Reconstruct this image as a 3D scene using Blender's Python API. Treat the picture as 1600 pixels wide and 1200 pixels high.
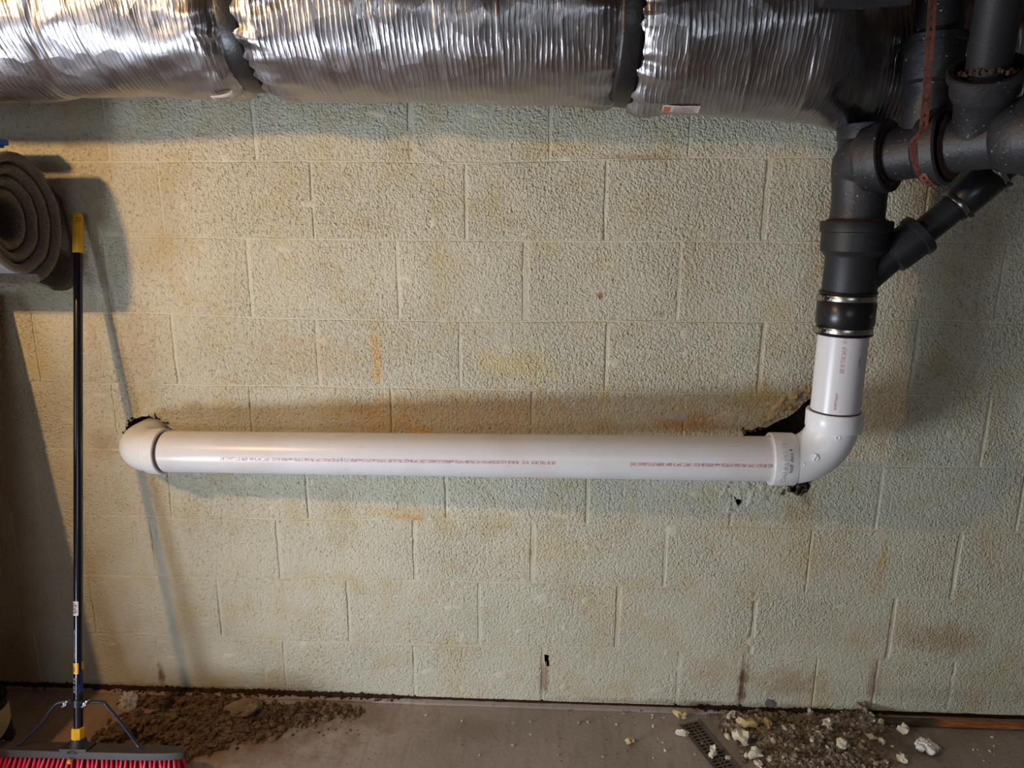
import bpy, bmesh, math, random
from mathutils import Vector, Matrix, noise as mn
random.seed(7)
S = bpy.context.scene
for o in list(bpy.data.objects): bpy.data.objects.remove(o)
COL = S.collection
R = math.radians
# ---------------------------------------------------------------- camera
FPX = 1109.0
CP = Vector((1.215, -1.936, 1.496)); YAW, PIT, ROL = -0.0497, 0.236, 0.0006
fw = Vector((math.sin(YAW)*math.cos(PIT), math.cos(YAW)*math.cos(PIT), -math.sin(PIT)))
rt0 = Vector((math.cos(YAW), -math.sin(YAW), 0)); up0 = rt0.cross(fw)
rt = rt0*math.cos(ROL)+up0*math.sin(ROL); up = up0*math.cos(ROL)-rt0*math.sin(ROL)
cd = bpy.data.cameras.new('camera'); cam = bpy.data.objects.new('camera', cd); COL.objects.link(cam)
m = Matrix.Identity(4)
for i in range(3):
    m[i][0], m[i][1], m[i][2], m[i][3] = rt[i], up[i], -fw[i], CP[i]
cam.matrix_world = m
cd.sensor_width = 36; cd.lens = FPX/1600*36; cd.clip_start = .02; cd.clip_end = 50
S.camera = cam
# ---------------------------------------------------------------- light and exposure
S.view_settings.view_transform = 'Standard'; S.view_settings.look = 'None'
S.view_settings.gamma = 1; S.view_settings.use_curve_mapping = False
S.view_settings.exposure = 0.14
w = bpy.data.worlds.new('world'); S.world = w; w.use_nodes = True
w.node_tree.nodes['Background'].inputs[0].default_value = (.55, .6, .7, 1)
w.node_tree.nodes['Background'].inputs[1].default_value = .3
def area(name, loc, target, sx, sy, power, col):
    l = bpy.data.lights.new(name, 'AREA'); l.shape = 'RECTANGLE'; l.size = sx; l.size_y = sy
    l.energy = power; l.color = col
    o = bpy.data.objects.new(name, l); COL.objects.link(o); o.location = loc
    o.rotation_euler = (Vector(target)-Vector(loc)).to_track_quat('-Z', 'Y').to_euler(); return o
lb = bpy.data.lights.new('warm_bulb', 'POINT'); lb.energy = 49; lb.color = (1, .63, .30); lb.shadow_soft_size = .035
bo = bpy.data.objects.new('warm_bulb', lb); COL.objects.link(bo); bo.location = (-.38, -1.33, 1.88)
area('daylight_door', (-2.5, -3.2, 1.1), (1.2, 0, 1.15), 1.0, 1.4, 22, (.78, .88, 1.0))
area('low_work_light', (-.80, -1.38, .30), (1.1, 0, 1.4), 1.1, .35, 62, (.76, .87, 1.0))
area('back_fill_light', (1.2, -5.2, 1.5), (1.3, 0, 1.3), 1.4, .8, 16, (.80, .90, 1.0))  # unseen fill lamp added behind the camera

# ---------------------------------------------------------------- helpers
def at(px, py, Y):
    d = fw*FPX+rt*(px-800)+up*(600-py); t = (Y-CP.y)/d.y
    return CP+d*t
def fl(px, py, Z=0.0):
    d = fw*FPX+rt*(px-800)+up*(600-py); t = (Z-CP.z)/d.z
    return CP+d*t
def lin(c):
    return tuple(((v/255)/12.92 if v/255 <= .04045 else ((v/255+.055)/1.055)**2.4) for v in c)+(1,)
def empty(name, loc=(0, 0, 0), label=None, cat=None, group=None):
    o = bpy.data.objects.new(name, None); COL.objects.link(o); o.location = loc; o.empty_display_size = .05
    tag(o, label, cat, group); return o
def tag(o, label=None, cat=None, group=None, kind=None):
    if label: o['label'] = label
    if cat: o['category'] = cat
    if group: o['group'] = group
    if kind: o['kind'] = kind
    return o
def link(name, me, mat, parent=None, loc=None):
    o = bpy.data.objects.new(name, me); COL.objects.link(o)
    if mat and not me.materials: me.materials.append(mat)
    if parent:
        o.parent = parent
        if loc is None: o.location = -parent.location     # mesh was written in world coordinates
        else: o.location = loc
    elif loc is not None: o.location = loc
    return o
def obj(name, bm, mat, parent=None, smooth=True, angle=40, loc=None, recalc=True):
    if recalc: bmesh.ops.recalc_face_normals(bm, faces=bm.faces)
    me = bpy.data.meshes.new(name)
    if smooth:
        for f in bm.faces: f.smooth = True
        for e in bm.edges:
            if len(e.link_faces) == 2 and e.calc_face_angle(0) > R(angle): e.smooth = False
    bm.to_mesh(me); bm.free()
    return link(name, me, mat, parent, loc)
def NB(): return bmesh.new()
def frame(t):
    t = t.normalized(); a = Vector((0, 0, 1)) if abs(t.z) < .9 else Vector((0, 1, 0))
    u = a.cross(t).normalized(); return u, t.cross(u)
def sweep(bm, pts, rad, seg=32, caps=True, ell=None):
    pts = [Vector(p) for p in pts]
    if not isinstance(rad, (list, tuple)): rad = [rad]*len(pts)
    n = len(pts); tans = []
    for i in range(n):
        a = pts[max(0, i-1)]; b = pts[min(n-1, i+1)]; d = b-a
        if d.length < 1e-7: d = tans[-1] if tans else (pts[-1]-pts[0])
        tans.append(d.normalized())
    u, v = frame(tans[0]); rings = []
    for i in range(n):
        if i:
            q = tans[i-1].rotation_difference(tans[i]); u = q @ u; v = q @ v
        rings.append([bm.verts.new(pts[i]+rad[i]*(math.cos(2*math.pi*k/seg)*u+math.sin(2*math.pi*k/seg)*v)) for k in range(seg)])
    for a, b in zip(rings, rings[1:]):
        for k in range(seg): bm.faces.new((a[k], a[(k+1) % seg], b[(k+1) % seg], b[k]))
    if caps: bm.faces.new(rings[0]); bm.faces.new(rings[-1])
    return rings
def lathe(bm, p, d, prof, seg=40, caps=True):
    """prof: list of (distance along d from p, radius)"""
    d = Vector(d).normalized(); p = Vector(p); u, v = frame(d); rings = []
    for s, r in prof:
        rings.append([bm.verts.new(p+d*s+r*(math.cos(2*math.pi*k/seg)*u+math.sin(2*math.pi*k/seg)*v)) for k in range(seg)])
    for a, b in zip(rings, rings[1:]):
        for k in range(seg): bm.faces.new((a[k], a[(k+1) % seg], b[(k+1) % seg], b[k]))
    if caps: bm.faces.new(rings[0]); bm.faces.new(rings[-1])
def box(bm, c, s, rot=None, bev=0.0):
    r = bmesh.ops.create_cube(bm, size=1); vs = r['verts']
    for v in vs:
        v.co = Vector((v.co.x*s[0], v.co.y*s[1], v.co.z*s[2]))
    if bev:
        es = list({e for v in vs for e in v.link_edges})
        rr = bmesh.ops.bevel(bm, geom=es, offset=bev, segments=2, affect='EDGES', profile=.6)
        vs = list({v for f in rr['faces'] for v in f.verts}|{v for v in vs if v.is_valid})
    for v in vs:
        if rot is not None: v.co = rot @ v.co
        v.co += Vector(c)
def chunk(bm, c, s, sub=1, jit=.28, seed=None, rz=None):
    sd = Vector((random.uniform(0, 99), random.uniform(0, 99), random.uniform(0, 99)))
    r = bmesh.ops.create_icosphere(bm, subdivisions=sub, radius=1)
    q = Matrix.Rotation(random.uniform(0, 6.28) if rz is None else rz, 3, 'Z')
    for v in r['verts']:
        k = 1+jit*mn.noise(v.co*1.6+sd)*2
        if sub > 1: k += jit*.5*mn.noise(v.co*5+sd)
        p = Vector((v.co.x*s[0], v.co.y*s[1], v.co.z*s[2]))*k
        v.co = q @ p+Vector(c)
# ---------------------------------------------------------------- materials
def nmat(name):
    M = bpy.data.materials.new(name); M.use_nodes = True
    nt = M.node_tree; b = nt.nodes['Principled BSDF']; return M, nt, b
def N(nt, t, **kw):
    n = nt.nodes.new(t)
    for k, v in kw.items(): setattr(n, k, v)
    return n
def setin(n, **kw):
    for k, v in kw.items(): n.inputs[k.replace('_', ' ')].default_value = v
def math_(nt, op, a, b=None, c=None, clamp=False):
    n = N(nt, 'ShaderNodeMath', operation=op); n.use_clamp = clamp
    for i, x in enumerate((a, b, c)):
        if x is None: continue
        if hasattr(x, 'links'): nt.links.new(x, n.inputs[i])
        else: n.inputs[i].default_value = x
    return n.outputs[0]
def mixc(nt, f, a, b, mode='MIX'):
    n = N(nt, 'ShaderNodeMix', data_type='RGBA', blend_type=mode)
    for i, x in ((0, f), (6, a), (7, b)):
        if hasattr(x, 'links'): nt.links.new(x, n.inputs[i])
        else: n.inputs[i].default_value = x
    return n.outputs[2]
def noi(nt, pos, scale, detail=3, rough=.55, dist=0):
    n = N(nt, 'ShaderNodeTexNoise'); n.inputs['Scale'].default_value = scale; n.inputs['Detail'].default_value = detail
    n.inputs['Roughness'].default_value = rough; n.inputs['Distortion'].default_value = dist
    if pos is not None: nt.links.new(pos, n.inputs['Vector'])
    return n.outputs['Fac']
def ramp(nt, x, a, b, lo=0., hi=1.):
    n = N(nt, 'ShaderNodeMapRange'); n.inputs[1].default_value = a; n.inputs[2].default_value = b
    n.inputs[3].default_value = lo; n.inputs[4].default_value = hi; nt.links.new(x, n.inputs[0]); return n.outputs[0]
def bump(nt, b, h, strength=1, distance=.002, prev=None):
    n = N(nt, 'ShaderNodeBump'); n.inputs['Strength'].default_value = strength; n.inputs['Distance'].default_value = distance
    nt.links.new(h, n.inputs['Height'])
    if prev: nt.links.new(prev, n.inputs['Normal'])
    if b: nt.links.new(n.outputs[0], b.inputs['Normal'])
    return n.outputs[0]
def worldpos(nt): return N(nt, 'ShaderNodeNewGeometry').outputs['Position']
def objpos(nt): return N(nt, 'ShaderNodeTexCoord').outputs['Object']
def plain(name, c, rough=.5, metal=0, spec=None, var=0, vs=40, bs=0, bscale=200, c2=None, coat=0):
    M, nt, b = nmat(name); b.inputs['Roughness'].default_value = rough; b.inputs['Metallic'].default_value = metal
    b.inputs['Coat Weight'].default_value = coat
    if spec is not None: b.inputs['Specular IOR Level'].default_value = spec
    c = lin(c); p = objpos(nt)
    n = noi(nt, p, vs, 4)
    c2 = lin(c2) if c2 else tuple(v*(1-max(var, .08)) for v in c[:3])+(1,)
    f = ramp(nt, n, .4, .65)
    nt.links.new(mixc(nt, f, c, c2), b.inputs['Base Color'])
    if bs: bump(nt, b, noi(nt, p, bscale, 3), 1, bs)
    return M

# painted block wall: shared by blocks and mortar
STAINS_AND_SHADE = [  # px, py, sx(m), sz(m), strength, rgb
    (588, 560, .016, .09, .75, (226, 178, 92)), (600, 660, .12, .05, .5, (214, 166, 84)), (660, 675, .04, .02, .7, (230, 176, 70)),
    (820, 575, .10, .05, .45, (222, 196, 120)), (720, 640, .40, .06, .45, (204, 156, 88)), (1075, 660, .11, .035, .65, (204, 140, 70)),  # ochre entries just above the pipe also paint its shadow band
    (1180, 625, .10, .05, .55, (196, 158, 86)), (938, 463, .008, .010, 1.0, (168, 88, 20)), (1033, 490, .006, .010, .8, (184, 120, 40)),
    (875, 230, .10, .025, .4, (220, 190, 120)), (1000, 246, .10, .008, .6, (170, 120, 60)), (850, 1060, .016, .07, .75, (128, 84, 48)),
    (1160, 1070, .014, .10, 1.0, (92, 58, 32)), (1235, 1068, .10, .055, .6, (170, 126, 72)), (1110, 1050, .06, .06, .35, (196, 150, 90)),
    (1365, 1070, .02, .09, .6, (150, 100, 62)), (1480, 1000, .12, .06, .55, (166, 132, 74)), (1560, 1060, .10, .04, .35, (180, 160, 80)),
    (1380, 870, .010, .07, .6, (200, 170, 80)), (1260, 870, .12, .08, .35, (204, 172, 100)), (640, 808, .06, .010, .7, (214, 150, 60)),
    (620, 800, .12, .02, .4, (214, 176, 100)), (252, 1055, .012, .04, .9, (110, 66, 34)), (1555, 650, .05, .10, .30, (190, 130, 80)),
    (1245, 800, .07, .05, .45, (190, 150, 80)), (480, 560, .18, .06, .3, (196, 150, 90)), (160, 690, .04, .05, .35, (150, 106, 60)),
    (945, 620, .02, .03, .4, (226, 196, 90)), (770, 560, .05, .04, .3, (226, 196, 110)), (1560, 225, .05, .05, .3, (196, 170, 120)),
    (225, 545, .06, .10, .25, (180, 130, 78)), (950, 950, .10, .08, .3, (212, 188, 120)), (860, 860, .12, .05, .35, (206, 182, 112)),
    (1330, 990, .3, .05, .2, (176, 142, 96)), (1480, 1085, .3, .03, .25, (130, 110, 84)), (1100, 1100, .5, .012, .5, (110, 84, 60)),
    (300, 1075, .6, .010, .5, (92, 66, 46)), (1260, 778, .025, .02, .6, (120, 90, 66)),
]
def wall_material(name='painted_block', relief=1.0):
    M, nt, b = nmat(name); p = worldpos(nt)
    base = mixc(nt, ramp(nt, noi(nt, p, 2.3, 3), .35, .65), lin((216, 210, 188)), lin((206, 201, 180)))
    base = mixc(nt, ramp(nt, noi(nt, p, 9, 4), .5, .75), base, lin((205, 190, 150)))
    w2 = noi(nt, p, 30, 3)
    sep = N(nt, 'ShaderNodeSeparateXYZ'); nt.links.new(p, sep.inputs[0]); X, Z = sep.outputs[0], sep.outputs[2]
    for px, py, sx, sz, st, c in STAINS_AND_SHADE:
        q = at(px, py, 0)
        dx = math_(nt, 'MULTIPLY', math_(nt, 'SUBTRACT', X, q.x), 1/sx); dz = math_(nt, 'MULTIPLY', math_(nt, 'SUBTRACT', Z, q.z), 1/sz)
        r2 = math_(nt, 'ADD', math_(nt, 'MULTIPLY', dx, dx), math_(nt, 'MULTIPLY', dz, dz))
        r = math_(nt, 'ADD', math_(nt, 'SQRT', r2), math_(nt, 'MULTIPLY', math_(nt, 'SUBTRACT', w2, .5), 2.2))
        f = ramp(nt, r, .35, 1.25, st*.85, 0)
        base = mixc(nt, f, base, lin(c))
    # brown specks
    sp = noi(nt, p, 75, 2, .5); spm = ramp(nt, sp, .70, .76); big = ramp(nt, noi(nt, p, 5, 2), .5, .62)
    base = mixc(nt, math_(nt, 'MULTIPLY', spm, big), base, lin((120, 92, 62)))
    nt.links.new(base, b.inputs['Base Color']); b.inputs['Roughness'].default_value = .55
    b.inputs['Specular IOR Level'].default_value = .35
    # pebbly roller-painted relief
    warp = N(nt, 'ShaderNodeTexNoise'); warp.inputs['Scale'].default_value = 60; nt.links.new(p, warp.inputs['Vector'])
    va = N(nt, 'ShaderNodeVectorMath', operation='MULTIPLY_ADD'); nt.links.new(warp.outputs['Color'], va.inputs[0])
    va.inputs[1].default_value = (.012, .012, .012); nt.links.new(p, va.inputs[2])
    vo = N(nt, 'ShaderNodeTexVoronoi', feature='SMOOTH_F1'); vo.inputs['Scale'].default_value = 150; vo.inputs['Smoothness'].default_value = .25
    nt.links.new(va.outputs[0], vo.inputs['Vector'])
    peb = ramp(nt, vo.outputs['Distance'], .05, .75, 1, 0)
    n1 = noi(nt, p, 230, 3, .6)
    coarse = ramp(nt, noi(nt, p, 3.5, 2), .38, .62, .62, 1.0)
    zf = ramp(nt, Z, .1, 1.0, .6, 1.0); coarse = math_(nt, 'MULTIPLY', coarse, zf)
    pits = ramp(nt, noi(nt, p, 95, 2), .28, .42, -.9, 0)
    h = math_(nt, 'MULTIPLY', math_(nt, 'ADD', math_(nt, 'ADD', math_(nt, 'MULTIPLY', peb, .7), math_(nt, 'MULTIPLY', n1, .9)), pits), coarse)
    h = math_(nt, 'ADD', h, math_(nt, 'MULTIPLY', noi(nt, p, 22, 3), .25))
    bump(nt, b, h, 1, .0046*relief)
    return M
MW = wall_material(); MWM = wall_material('painted_mortar', .3)
MDARK = plain('dark_soil_and_shade', (46, 36, 28), .95, vs=60, bs=.004, bscale=90, c2=(24, 18, 14))

# ---------------------------------------------------------------- block wall (joint positions read off the photo, then taken to the wall plane)
HL = {1: [(250, 253), (520, 251), (742, 255), (987, 247), (1145, 246), (1285, 246)],
2: [(220, 369), (480, 374), (740, 376), (1065, 377), (1210, 378), (1540, 379)],
3: [(100, 488), (260, 490), (410, 497), (700, 502), (950, 502), (1190, 503), (1430, 499), (1540, 504)],
4: [(70, 598), (350, 602), (610, 606), (950, 612), (1160, 617), (1420, 617)],
5: [(90, 701), (1340, 729), (1580, 731)],
6: [(160, 805), (450, 812), (700, 811), (930, 820), (1100, 822), (1400, 829)],
7: [(200, 900), (450, 905), (700, 908), (950, 915), (1200, 925), (1500, 939)],
8: [(100, 989), (300, 992), (480, 1003), (700, 1009), (1000, 1013), (1200, 1025), (1500, 1034)],
9: [(100, 1073), (300, 1078), (600, 1092), (850, 1099), (1000, 1105), (1200, 1107), (1500, 1113), (1595, 1115)]}
VJ = {1: ([165, 397, 642, 860, 1078], 200), 2: ([252, 488, 728, 946, 1197], 315), 3: ([390, 622, 821, 1062, 1310, 1565], 430),
4: ([273, 497, 719, 948, 1190, 1430], 550), 5: ([392, 612, 832, 1070, 1310, 1545], 642), 6: ([265, 480, 697, 918, 1145, 1375, 1598], 770),
7: ([28, 240, 436, 648, 832, 1040, 1265, 1498], 860), 8: ([345, 545, 749, 965, 1178, 1395], 965), 9: ([65, 250, 446, 647, 848, 1060, 1162, 1275, 1370, 1490], 1050)}
HZ = {}
for i, L in HL.items():
    q = sorted((at(x, y, 0).x, at(x, y, 0).z) for x, y in L); HZ[i] = q
def hz(i, x):
    if i <= 0: return hz(1, x)+.2032*(1-i)
    q = HZ[i]
    if x <= q[0][0]: return q[0][1]
    if x >= q[-1][0]: return q[-1][1]
    for (a, za), (b, zb) in zip(q, q[1:]):
        if a <= x <= b: return za+(zb-za)*(x-a)/(b-a)
X0, X1 = -1.0, 3.3
rows = {}
for i, (xs, py) in VJ.items():
    q = [at(x, py, 0).x for x in xs]
    while q[0]-.4064 > X0: q.insert(0, q[0]-.4064)
    while q[-1]+.4064 < X1: q.append(q[-1]+.4064)
    rows[i] = [X0]+q+[X1]
rows[0] = [x+.2 if 0 < k < len(rows[1])-1 else x for k, x in enumerate(rows[1])]
WIDE = {1: ((397, .004), (642, .0085)), 2: ((1197, .0075), (488, .002), (728, .003), (946, .003)), 3: ((821, .0085), (622, .004), (390, .005)), 4: ((1190, .005), (948, .0035), (719, .003), (497, .004), (273, .003), (1430, .004)), 5: ((832, .005), (612, .0035)), 6: ((480, .004), (697, .0035), (918, .0045), (1375, .003)), 7: ((436, .0055), (648, .0055), (832, .006), (1040, .003), (1498, .006), (28, .003)), 8: ((345, .004), (545, .0035), (749, .0035), (965, .007), (1178, .006), (1395, .006)), 9: ((446, .002), (647, .0025), (848, .003), (1060, .0035), (1162, .004), (1490, .003), (65, .003))}
DEEP = {(2, 5), (3, 3), (4, 4), (4, 5), (7, 3), (8, 6), (8, 4), (9, 4), (3, 2), (5, 3)}
wall = empty('wall_back', (0, 0, 0)); wall['kind'] = 'structure'
HOLE1 = [(at(231, 688, 0).x+.079*math.cos(a)*(1+.07*mn.noise(Vector((a*3, 1, 0)))*2)+.004, at(226, 692, 0).z+.085*math.sin(a)*(1+.09*mn.noise(Vector((a*4, 5, 0)))*2)) for a in [k*2*math.pi/48 for k in range(48)]]
H2PX = [(1158, 684), (1164, 670), (1174, 672), (1185, 665), (1196, 668), (1208, 661), (1220, 655), (1229, 652), (1237, 647), (1246, 640), (1256, 629), (1266, 622), (1290, 625), (1315, 650), (1318, 690), (1300, 735), (1268, 760), (1262, 771), (1248, 776), (1236, 770), (1228, 758), (1205, 730), (1175, 705)]
HOLE2 = [(at(x, y, 0).x, at(x, y, 0).z) for x, y in H2PX]
H3 = [(1146, 774), (1153, 780), (1161, 779), (1158, 786), (1153, 792), (1149, 784)]
HOLE3 = [(at(x, y, 0).x, at(x, y, 0).z) for x, y in H3]
H4 = [(850, 1022), (858, 1024), (857, 1031), (860, 1040), (855, 1042), (851, 1033)]
HOLE4 = [(at(x, y, 0).x, at(x, y, 0).z) for x, y in H4]
def inside(x, z, poly):
    c = False; n = len(poly); j = n-1
    for i in range(n):
        xi, zi = poly[i]; xj, zj = poly[j]
        if (zi > z) != (zj > z) and x < (xj-xi)*(z-zi)/(zj-zi)+xi: c = not c
        j = i
    return c
cutters = []
for poly in (HOLE1, HOLE2, HOLE3, HOLE4):
    bm = NB(); a = [bm.verts.new((x, -.05, z)) for x, z in poly]
    cx = sum(p[0] for p in poly)/len(poly); cz = sum(p[1] for p in poly)/len(poly)
    b_ = [bm.verts.new((cx+(x-cx)*.9, .25, cz+(z-cz)*.9)) for x, z in poly]
    n = len(poly)
    for k in range(n): bm.faces.new((a[k], a[(k+1) % n], b_[(k+1) % n], b_[k]))
    bm.faces.new(a); bm.faces.new(b_); bmesh.ops.recalc_face_normals(bm, faces=bm.faces)
    me = bpy.data.meshes.new('cut'); bm.to_mesh(me); bm.free()
    o = bpy.data.objects.new('cut', me); COL.objects.link(o)
    cutters.append((o, (min(p[0] for p in poly), max(p[0] for p in poly), min(p[1] for p in poly), max(p[1] for p in poly))))
def make_block(i, xa, xb, ga, gb):
    g = lambda: random.uniform(.0002, .0016)
    pts = []; n = 9; m_ = 5
    za, zbm = (lambda x: hz(i-1, x)), (lambda x: hz(i, x))
    for k in range(n): x = xa+ga+(xb-xa-ga-gb)*k/n; pts.append((x, zbm(x)+g()+.0006))
    for k in range(m_): t = k/m_; x = xb-gb; pts.append((x-abs(g())*1.5, zbm(x)+.0022+(za(x)-zbm(x)-.0044)*t))
    for k in range(n): x = xb-gb-(xb-xa-ga-gb)*k/n; pts.append((x, za(x)-g()-.0006))
    for k in range(m_): t = 1-k/m_; x = xa+ga; pts.append((x+abs(g())*1.5, zbm(x)+.0022+(za(x)-zbm(x)-.0044)*t))
    cx, cz = (xa+xb)/2, (za((xa+xb)/2)+zbm((xa+xb)/2))/2
    proud = random.uniform(-.0012, .0008); tz = random.uniform(-.004, .004); tx = random.uniform(-.002, .002)
    bm = NB(); N_ = len(pts)
    def ring(ins, y):
        out = []
        for x, z in pts:
            sx = -1 if x > cx else 1; dx = min(1, abs(x-cx)/((xb-xa)/2)); dz = min(1, abs(z-cz)/.1)
            xx = x+sx*ins*(1 if dx > .93 else 0); zz = z+(-1 if z > cz else 1)*ins*(1 if dz > .9 else 0)
            out.append(bm.verts.new((xx-cx, y+((z-cz)*tz+(x-cx)*tx if y < .01 else 0), zz-cz)))
        return out
    r0 = ring(0, .10); r1 = ring(0, proud+.0020); r2 = ring(.0022, proud+.0003); r3 = ring(.006, proud)
    for a, b in ((r0, r1), (r1, r2), (r2, r3)):
        for k in range(N_): bm.faces.new((a[k], a[(k+1) % N_], b[(k+1) % N_], b[k]))
    bm.faces.new(r3); bm.faces.new(r0); bmesh.ops.recalc_face_normals(bm, faces=bm.faces)
    me = bpy.data.meshes.new('block'); bm.to_mesh(me); bm.free(); me.materials.append(MW)
    o = bpy.data.objects.new('concrete_block', me); COL.objects.link(o); o.parent = wall; o.location = (cx, 0, cz)
    z0, z1 = cz-.11, cz+.11
    hit = [c for c, (a, b, c0, c1) in cutters if a < xb and b > xa and c0 < z1 and c1 > z0]
    if hit:
        for c in hit:
            md = o.modifiers.new('b', 'BOOLEAN'); md.object = c; md.operation = 'DIFFERENCE'; md.solver = 'EXACT'
        bpy.context.view_layer.update(); dg = bpy.context.evaluated_depsgraph_get()
        me2 = bpy.data.meshes.new_from_object(o.evaluated_get(dg)); o.modifiers.clear(); o.data = me2
        if not me2.materials: me2.materials.append(MW)
        me2.materials.append(MDARK)  # cut faces coloured dark to paint the shade inside the holes
        for pl_ in me2.polygons:
            c_ = pl_.center+o.location
            if c_.y > .0015 and abs(pl_.normal.y) < .6:
                for H_ in (HOLE1, HOLE2, HOLE3, HOLE4):
                    q_ = Vector((c_.x, c_.z)); k_ = 1-c_.y*.35
                    if min((q_-Vector(a_)).length for a_ in H_) < .022: pl_.material_index = len(me2.materials)-1
for i in range(0, 10):
    xs = rows[i]
    for k in range(len(xs)-1):
        if xs[k+1]-xs[k] < .03: continue
        px_k = None
        def gap(kk):
            if kk in (0, len(xs)-1): return .001
            random.seed(i*100+kk)
            for xp, gw_ in WIDE.get(i, ()):
                if abs(at(xp, VJ[i][1], 0).x-xs[kk]) < .02: return gw_*.68
            return random.choice([.0006, .001, .0018])
        ga, gb = gap(k), gap(k+1); random.seed(i*1000+k)
        make_block(i, xs[k], xs[k+1], ga, gb)
for c, _ in cutters: bpy.data.objects.remove(c)
random.seed(11)
# mortar: a thin skin just behind the faces, flush in places, deep in others, with a few smeared lumps
NX, NZ = 560, 262; zlo, zhi = .012, 2.2
verts = []; faces = []
for j in range(NZ+1):
    z = zlo+(zhi-zlo)*j/NZ
    for k in range(NX+1):
        x = X0+(X1-X0)*k/NX
        d = .0022+.0030*mn.noise(Vector((x*9, 0, z*9)))+.002*mn.noise(Vector((x*40, 3, z*40)))
        l = mn.noise(Vector((x*16, 8, z*26)))
        d = max(.0021, d)
        if l > .52: d -= (l-.52)*.05
        verts.append((x, max(-.0020, d), z))
for j in range(NZ):
    for k in range(NX):
        x = X0+(X1-X0)*(k+.5)/NX; z = zlo+(zhi-zlo)*(j+.5)/NZ
        if inside(x, z, HOLE1) or inside(x, z, HOLE2) or inside(x, z, HOLE3) or inside(x, z, HOLE4): continue
        a = j*(NX+1)+k; faces.append((a, a+1, a+NX+2, a+NX+1))
me = bpy.data.meshes.new('mortar'); me.from_pydata(verts, [], faces); me.polygons.foreach_set('use_smooth', [True]*len(me.polygons))
link('mortar', me, MWM, wall, (0, 0, 0))
# paint-smeared mortar ridges along the courses
bm = NB()
for i in range(1, 9):
    prev = None; nn = 760
    for k in range(nn+1):
        x = X0+(X1-X0)*k/nn; z0_ = hz(i, x)+.002*mn.noise(Vector((x*7, i, 0)))
        amp = max(0, mn.noise(Vector((x*5.5, i*3.1, 2)))+.12); rid = .6+1.1*abs(mn.noise(Vector((x*55, i, 4))))+.6*mn.noise(Vector((x*130, i, 4)))
        h_ = amp*.0075*rid; wz = .0045+.004*abs(mn.noise(Vector((x*20, i, 9))))
        if any(inside(x, z0_+q_, H_) for H_ in (HOLE1, HOLE2, HOLE3, HOLE4) for q_ in (0, .01, -.01)): prev = None; continue
        r_ = [bm.verts.new((x, .0035-(h_+.002)*e_*1.0 if abs(t_) < 1 else .0035, z0_+wz*t_+.001*mn.noise(Vector((x*90, t_, i))))) for t_, e_ in ((-1, 0), (-.55, .75), (0, 1), (.5, .7), (1, 0))]
        if prev:
            for j in range(4): bm.faces.new((prev[j], prev[j+1], r_[j+1], r_[j]))
        prev = r_
o = obj('smeared_mortar', bm, MWM, wall, True, 70, loc=(0, 0, 0)); o['kind'] = 'stuff'
bm = NB(); box(bm, ((X0+X1)/2, .14, 1.1), (X1-X0, .02, 2.4)); obj('earth_behind', bm, MDARK, wall, False)
bm = NB(); box(bm, ((X0+X1)/2, .03, 0), (X1-X0, .04, .06)); obj('wall_foot', bm, MDARK, wall, False)

# broken cement around the right hole: heightfield patch between outer edge and the hole
def patch(outer, hole, seed, amp, name, mat, slope=.012):
    xs = [p[0] for p in outer]; zs = [p[1] for p in outer]; st = .0035
    vs = {}; bm = NB(); x0, z0 = min(xs), min(zs); nx = int((max(xs)-x0)/st)+1; nz = int((max(zs)-z0)/st)+1
    def v(i, j):
        if (i, j) not in vs:
            x = x0+i*st; z = z0+j*st
            dh = min((Vector((x, z))-Vector(h)).length for h in hole); do = min(((Vector((x, z))-Vector(h)).length) for h in outer_d)
            e = min(1, do/.02)
            h = -amp*e*(.4+mn.noise(Vector((x*55, seed, z*55)))+.7*mn.noise(Vector((x*140, seed, z*140))))
            h += slope*math.exp(-dh/.012)
            vs[(i, j)] = bm.verts.new((x, h*1.0-.0008+.003*(1-e), z))
        return vs[(i, j)]
    outer_d = []
    for a, b in zip(outer, outer[1:]+outer[:1]):
        for t in range(6): outer_d.append((a[0]+(b[0]-a[0])*t/6, a[1]+(b[1]-a[1])*t/6))
    for i in range(nx):
        for j in range(nz):
            x = x0+(i+.5)*st; z = z0+(j+.5)*st
            if inside(x, z, outer) and not inside(x, z, hole): bm.faces.new((v(i, j), v(i+1, j), v(i+1, j+1), v(i, j+1)))
    return obj(name, bm, mat, wall, True, 80, loc=(0, 0, 0))
W2 = lambda L: [(at(x, y, 0).x, at(x, y, 0).z) for x, y in L]
MPATCH = plain('broken_cement', (206, 190, 152), .8, vs=60, bs=.004, bscale=160, c2=(170, 146, 106))
patch(W2([(1172, 676), (1180, 655), (1192, 640), (1215, 618), (1240, 604), (1262, 596), (1275, 600), (1275, 640), (1255, 640), (1235, 655), (1200, 672)]), HOLE2, 3.1, .010, 'cement_patch', MPATCH)
patch(W2([(1110, 762), (1135, 745), (1190, 748), (1228, 752), (1228, 770), (1190, 790), (1165, 802), (1140, 815), (1128, 800)]), HOLE3, 7.7, .0045, 'cement_patch', MW, .004)
patch(W2([(1028, 655), (1045, 642), (1068, 638), (1086, 646), (1084, 656), (1060, 660)]), HOLE3, 9.7, .005, 'cement_patch', plain('bare_cement', (190, 178, 168), .8, vs=80), .002)
patch(W2([(640, 235), (650, 215), (700, 250), (712, 268), (700, 274), (680, 262)]), HOLE3, 2.7, .005, 'cement_patch', MW, .002)
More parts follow.
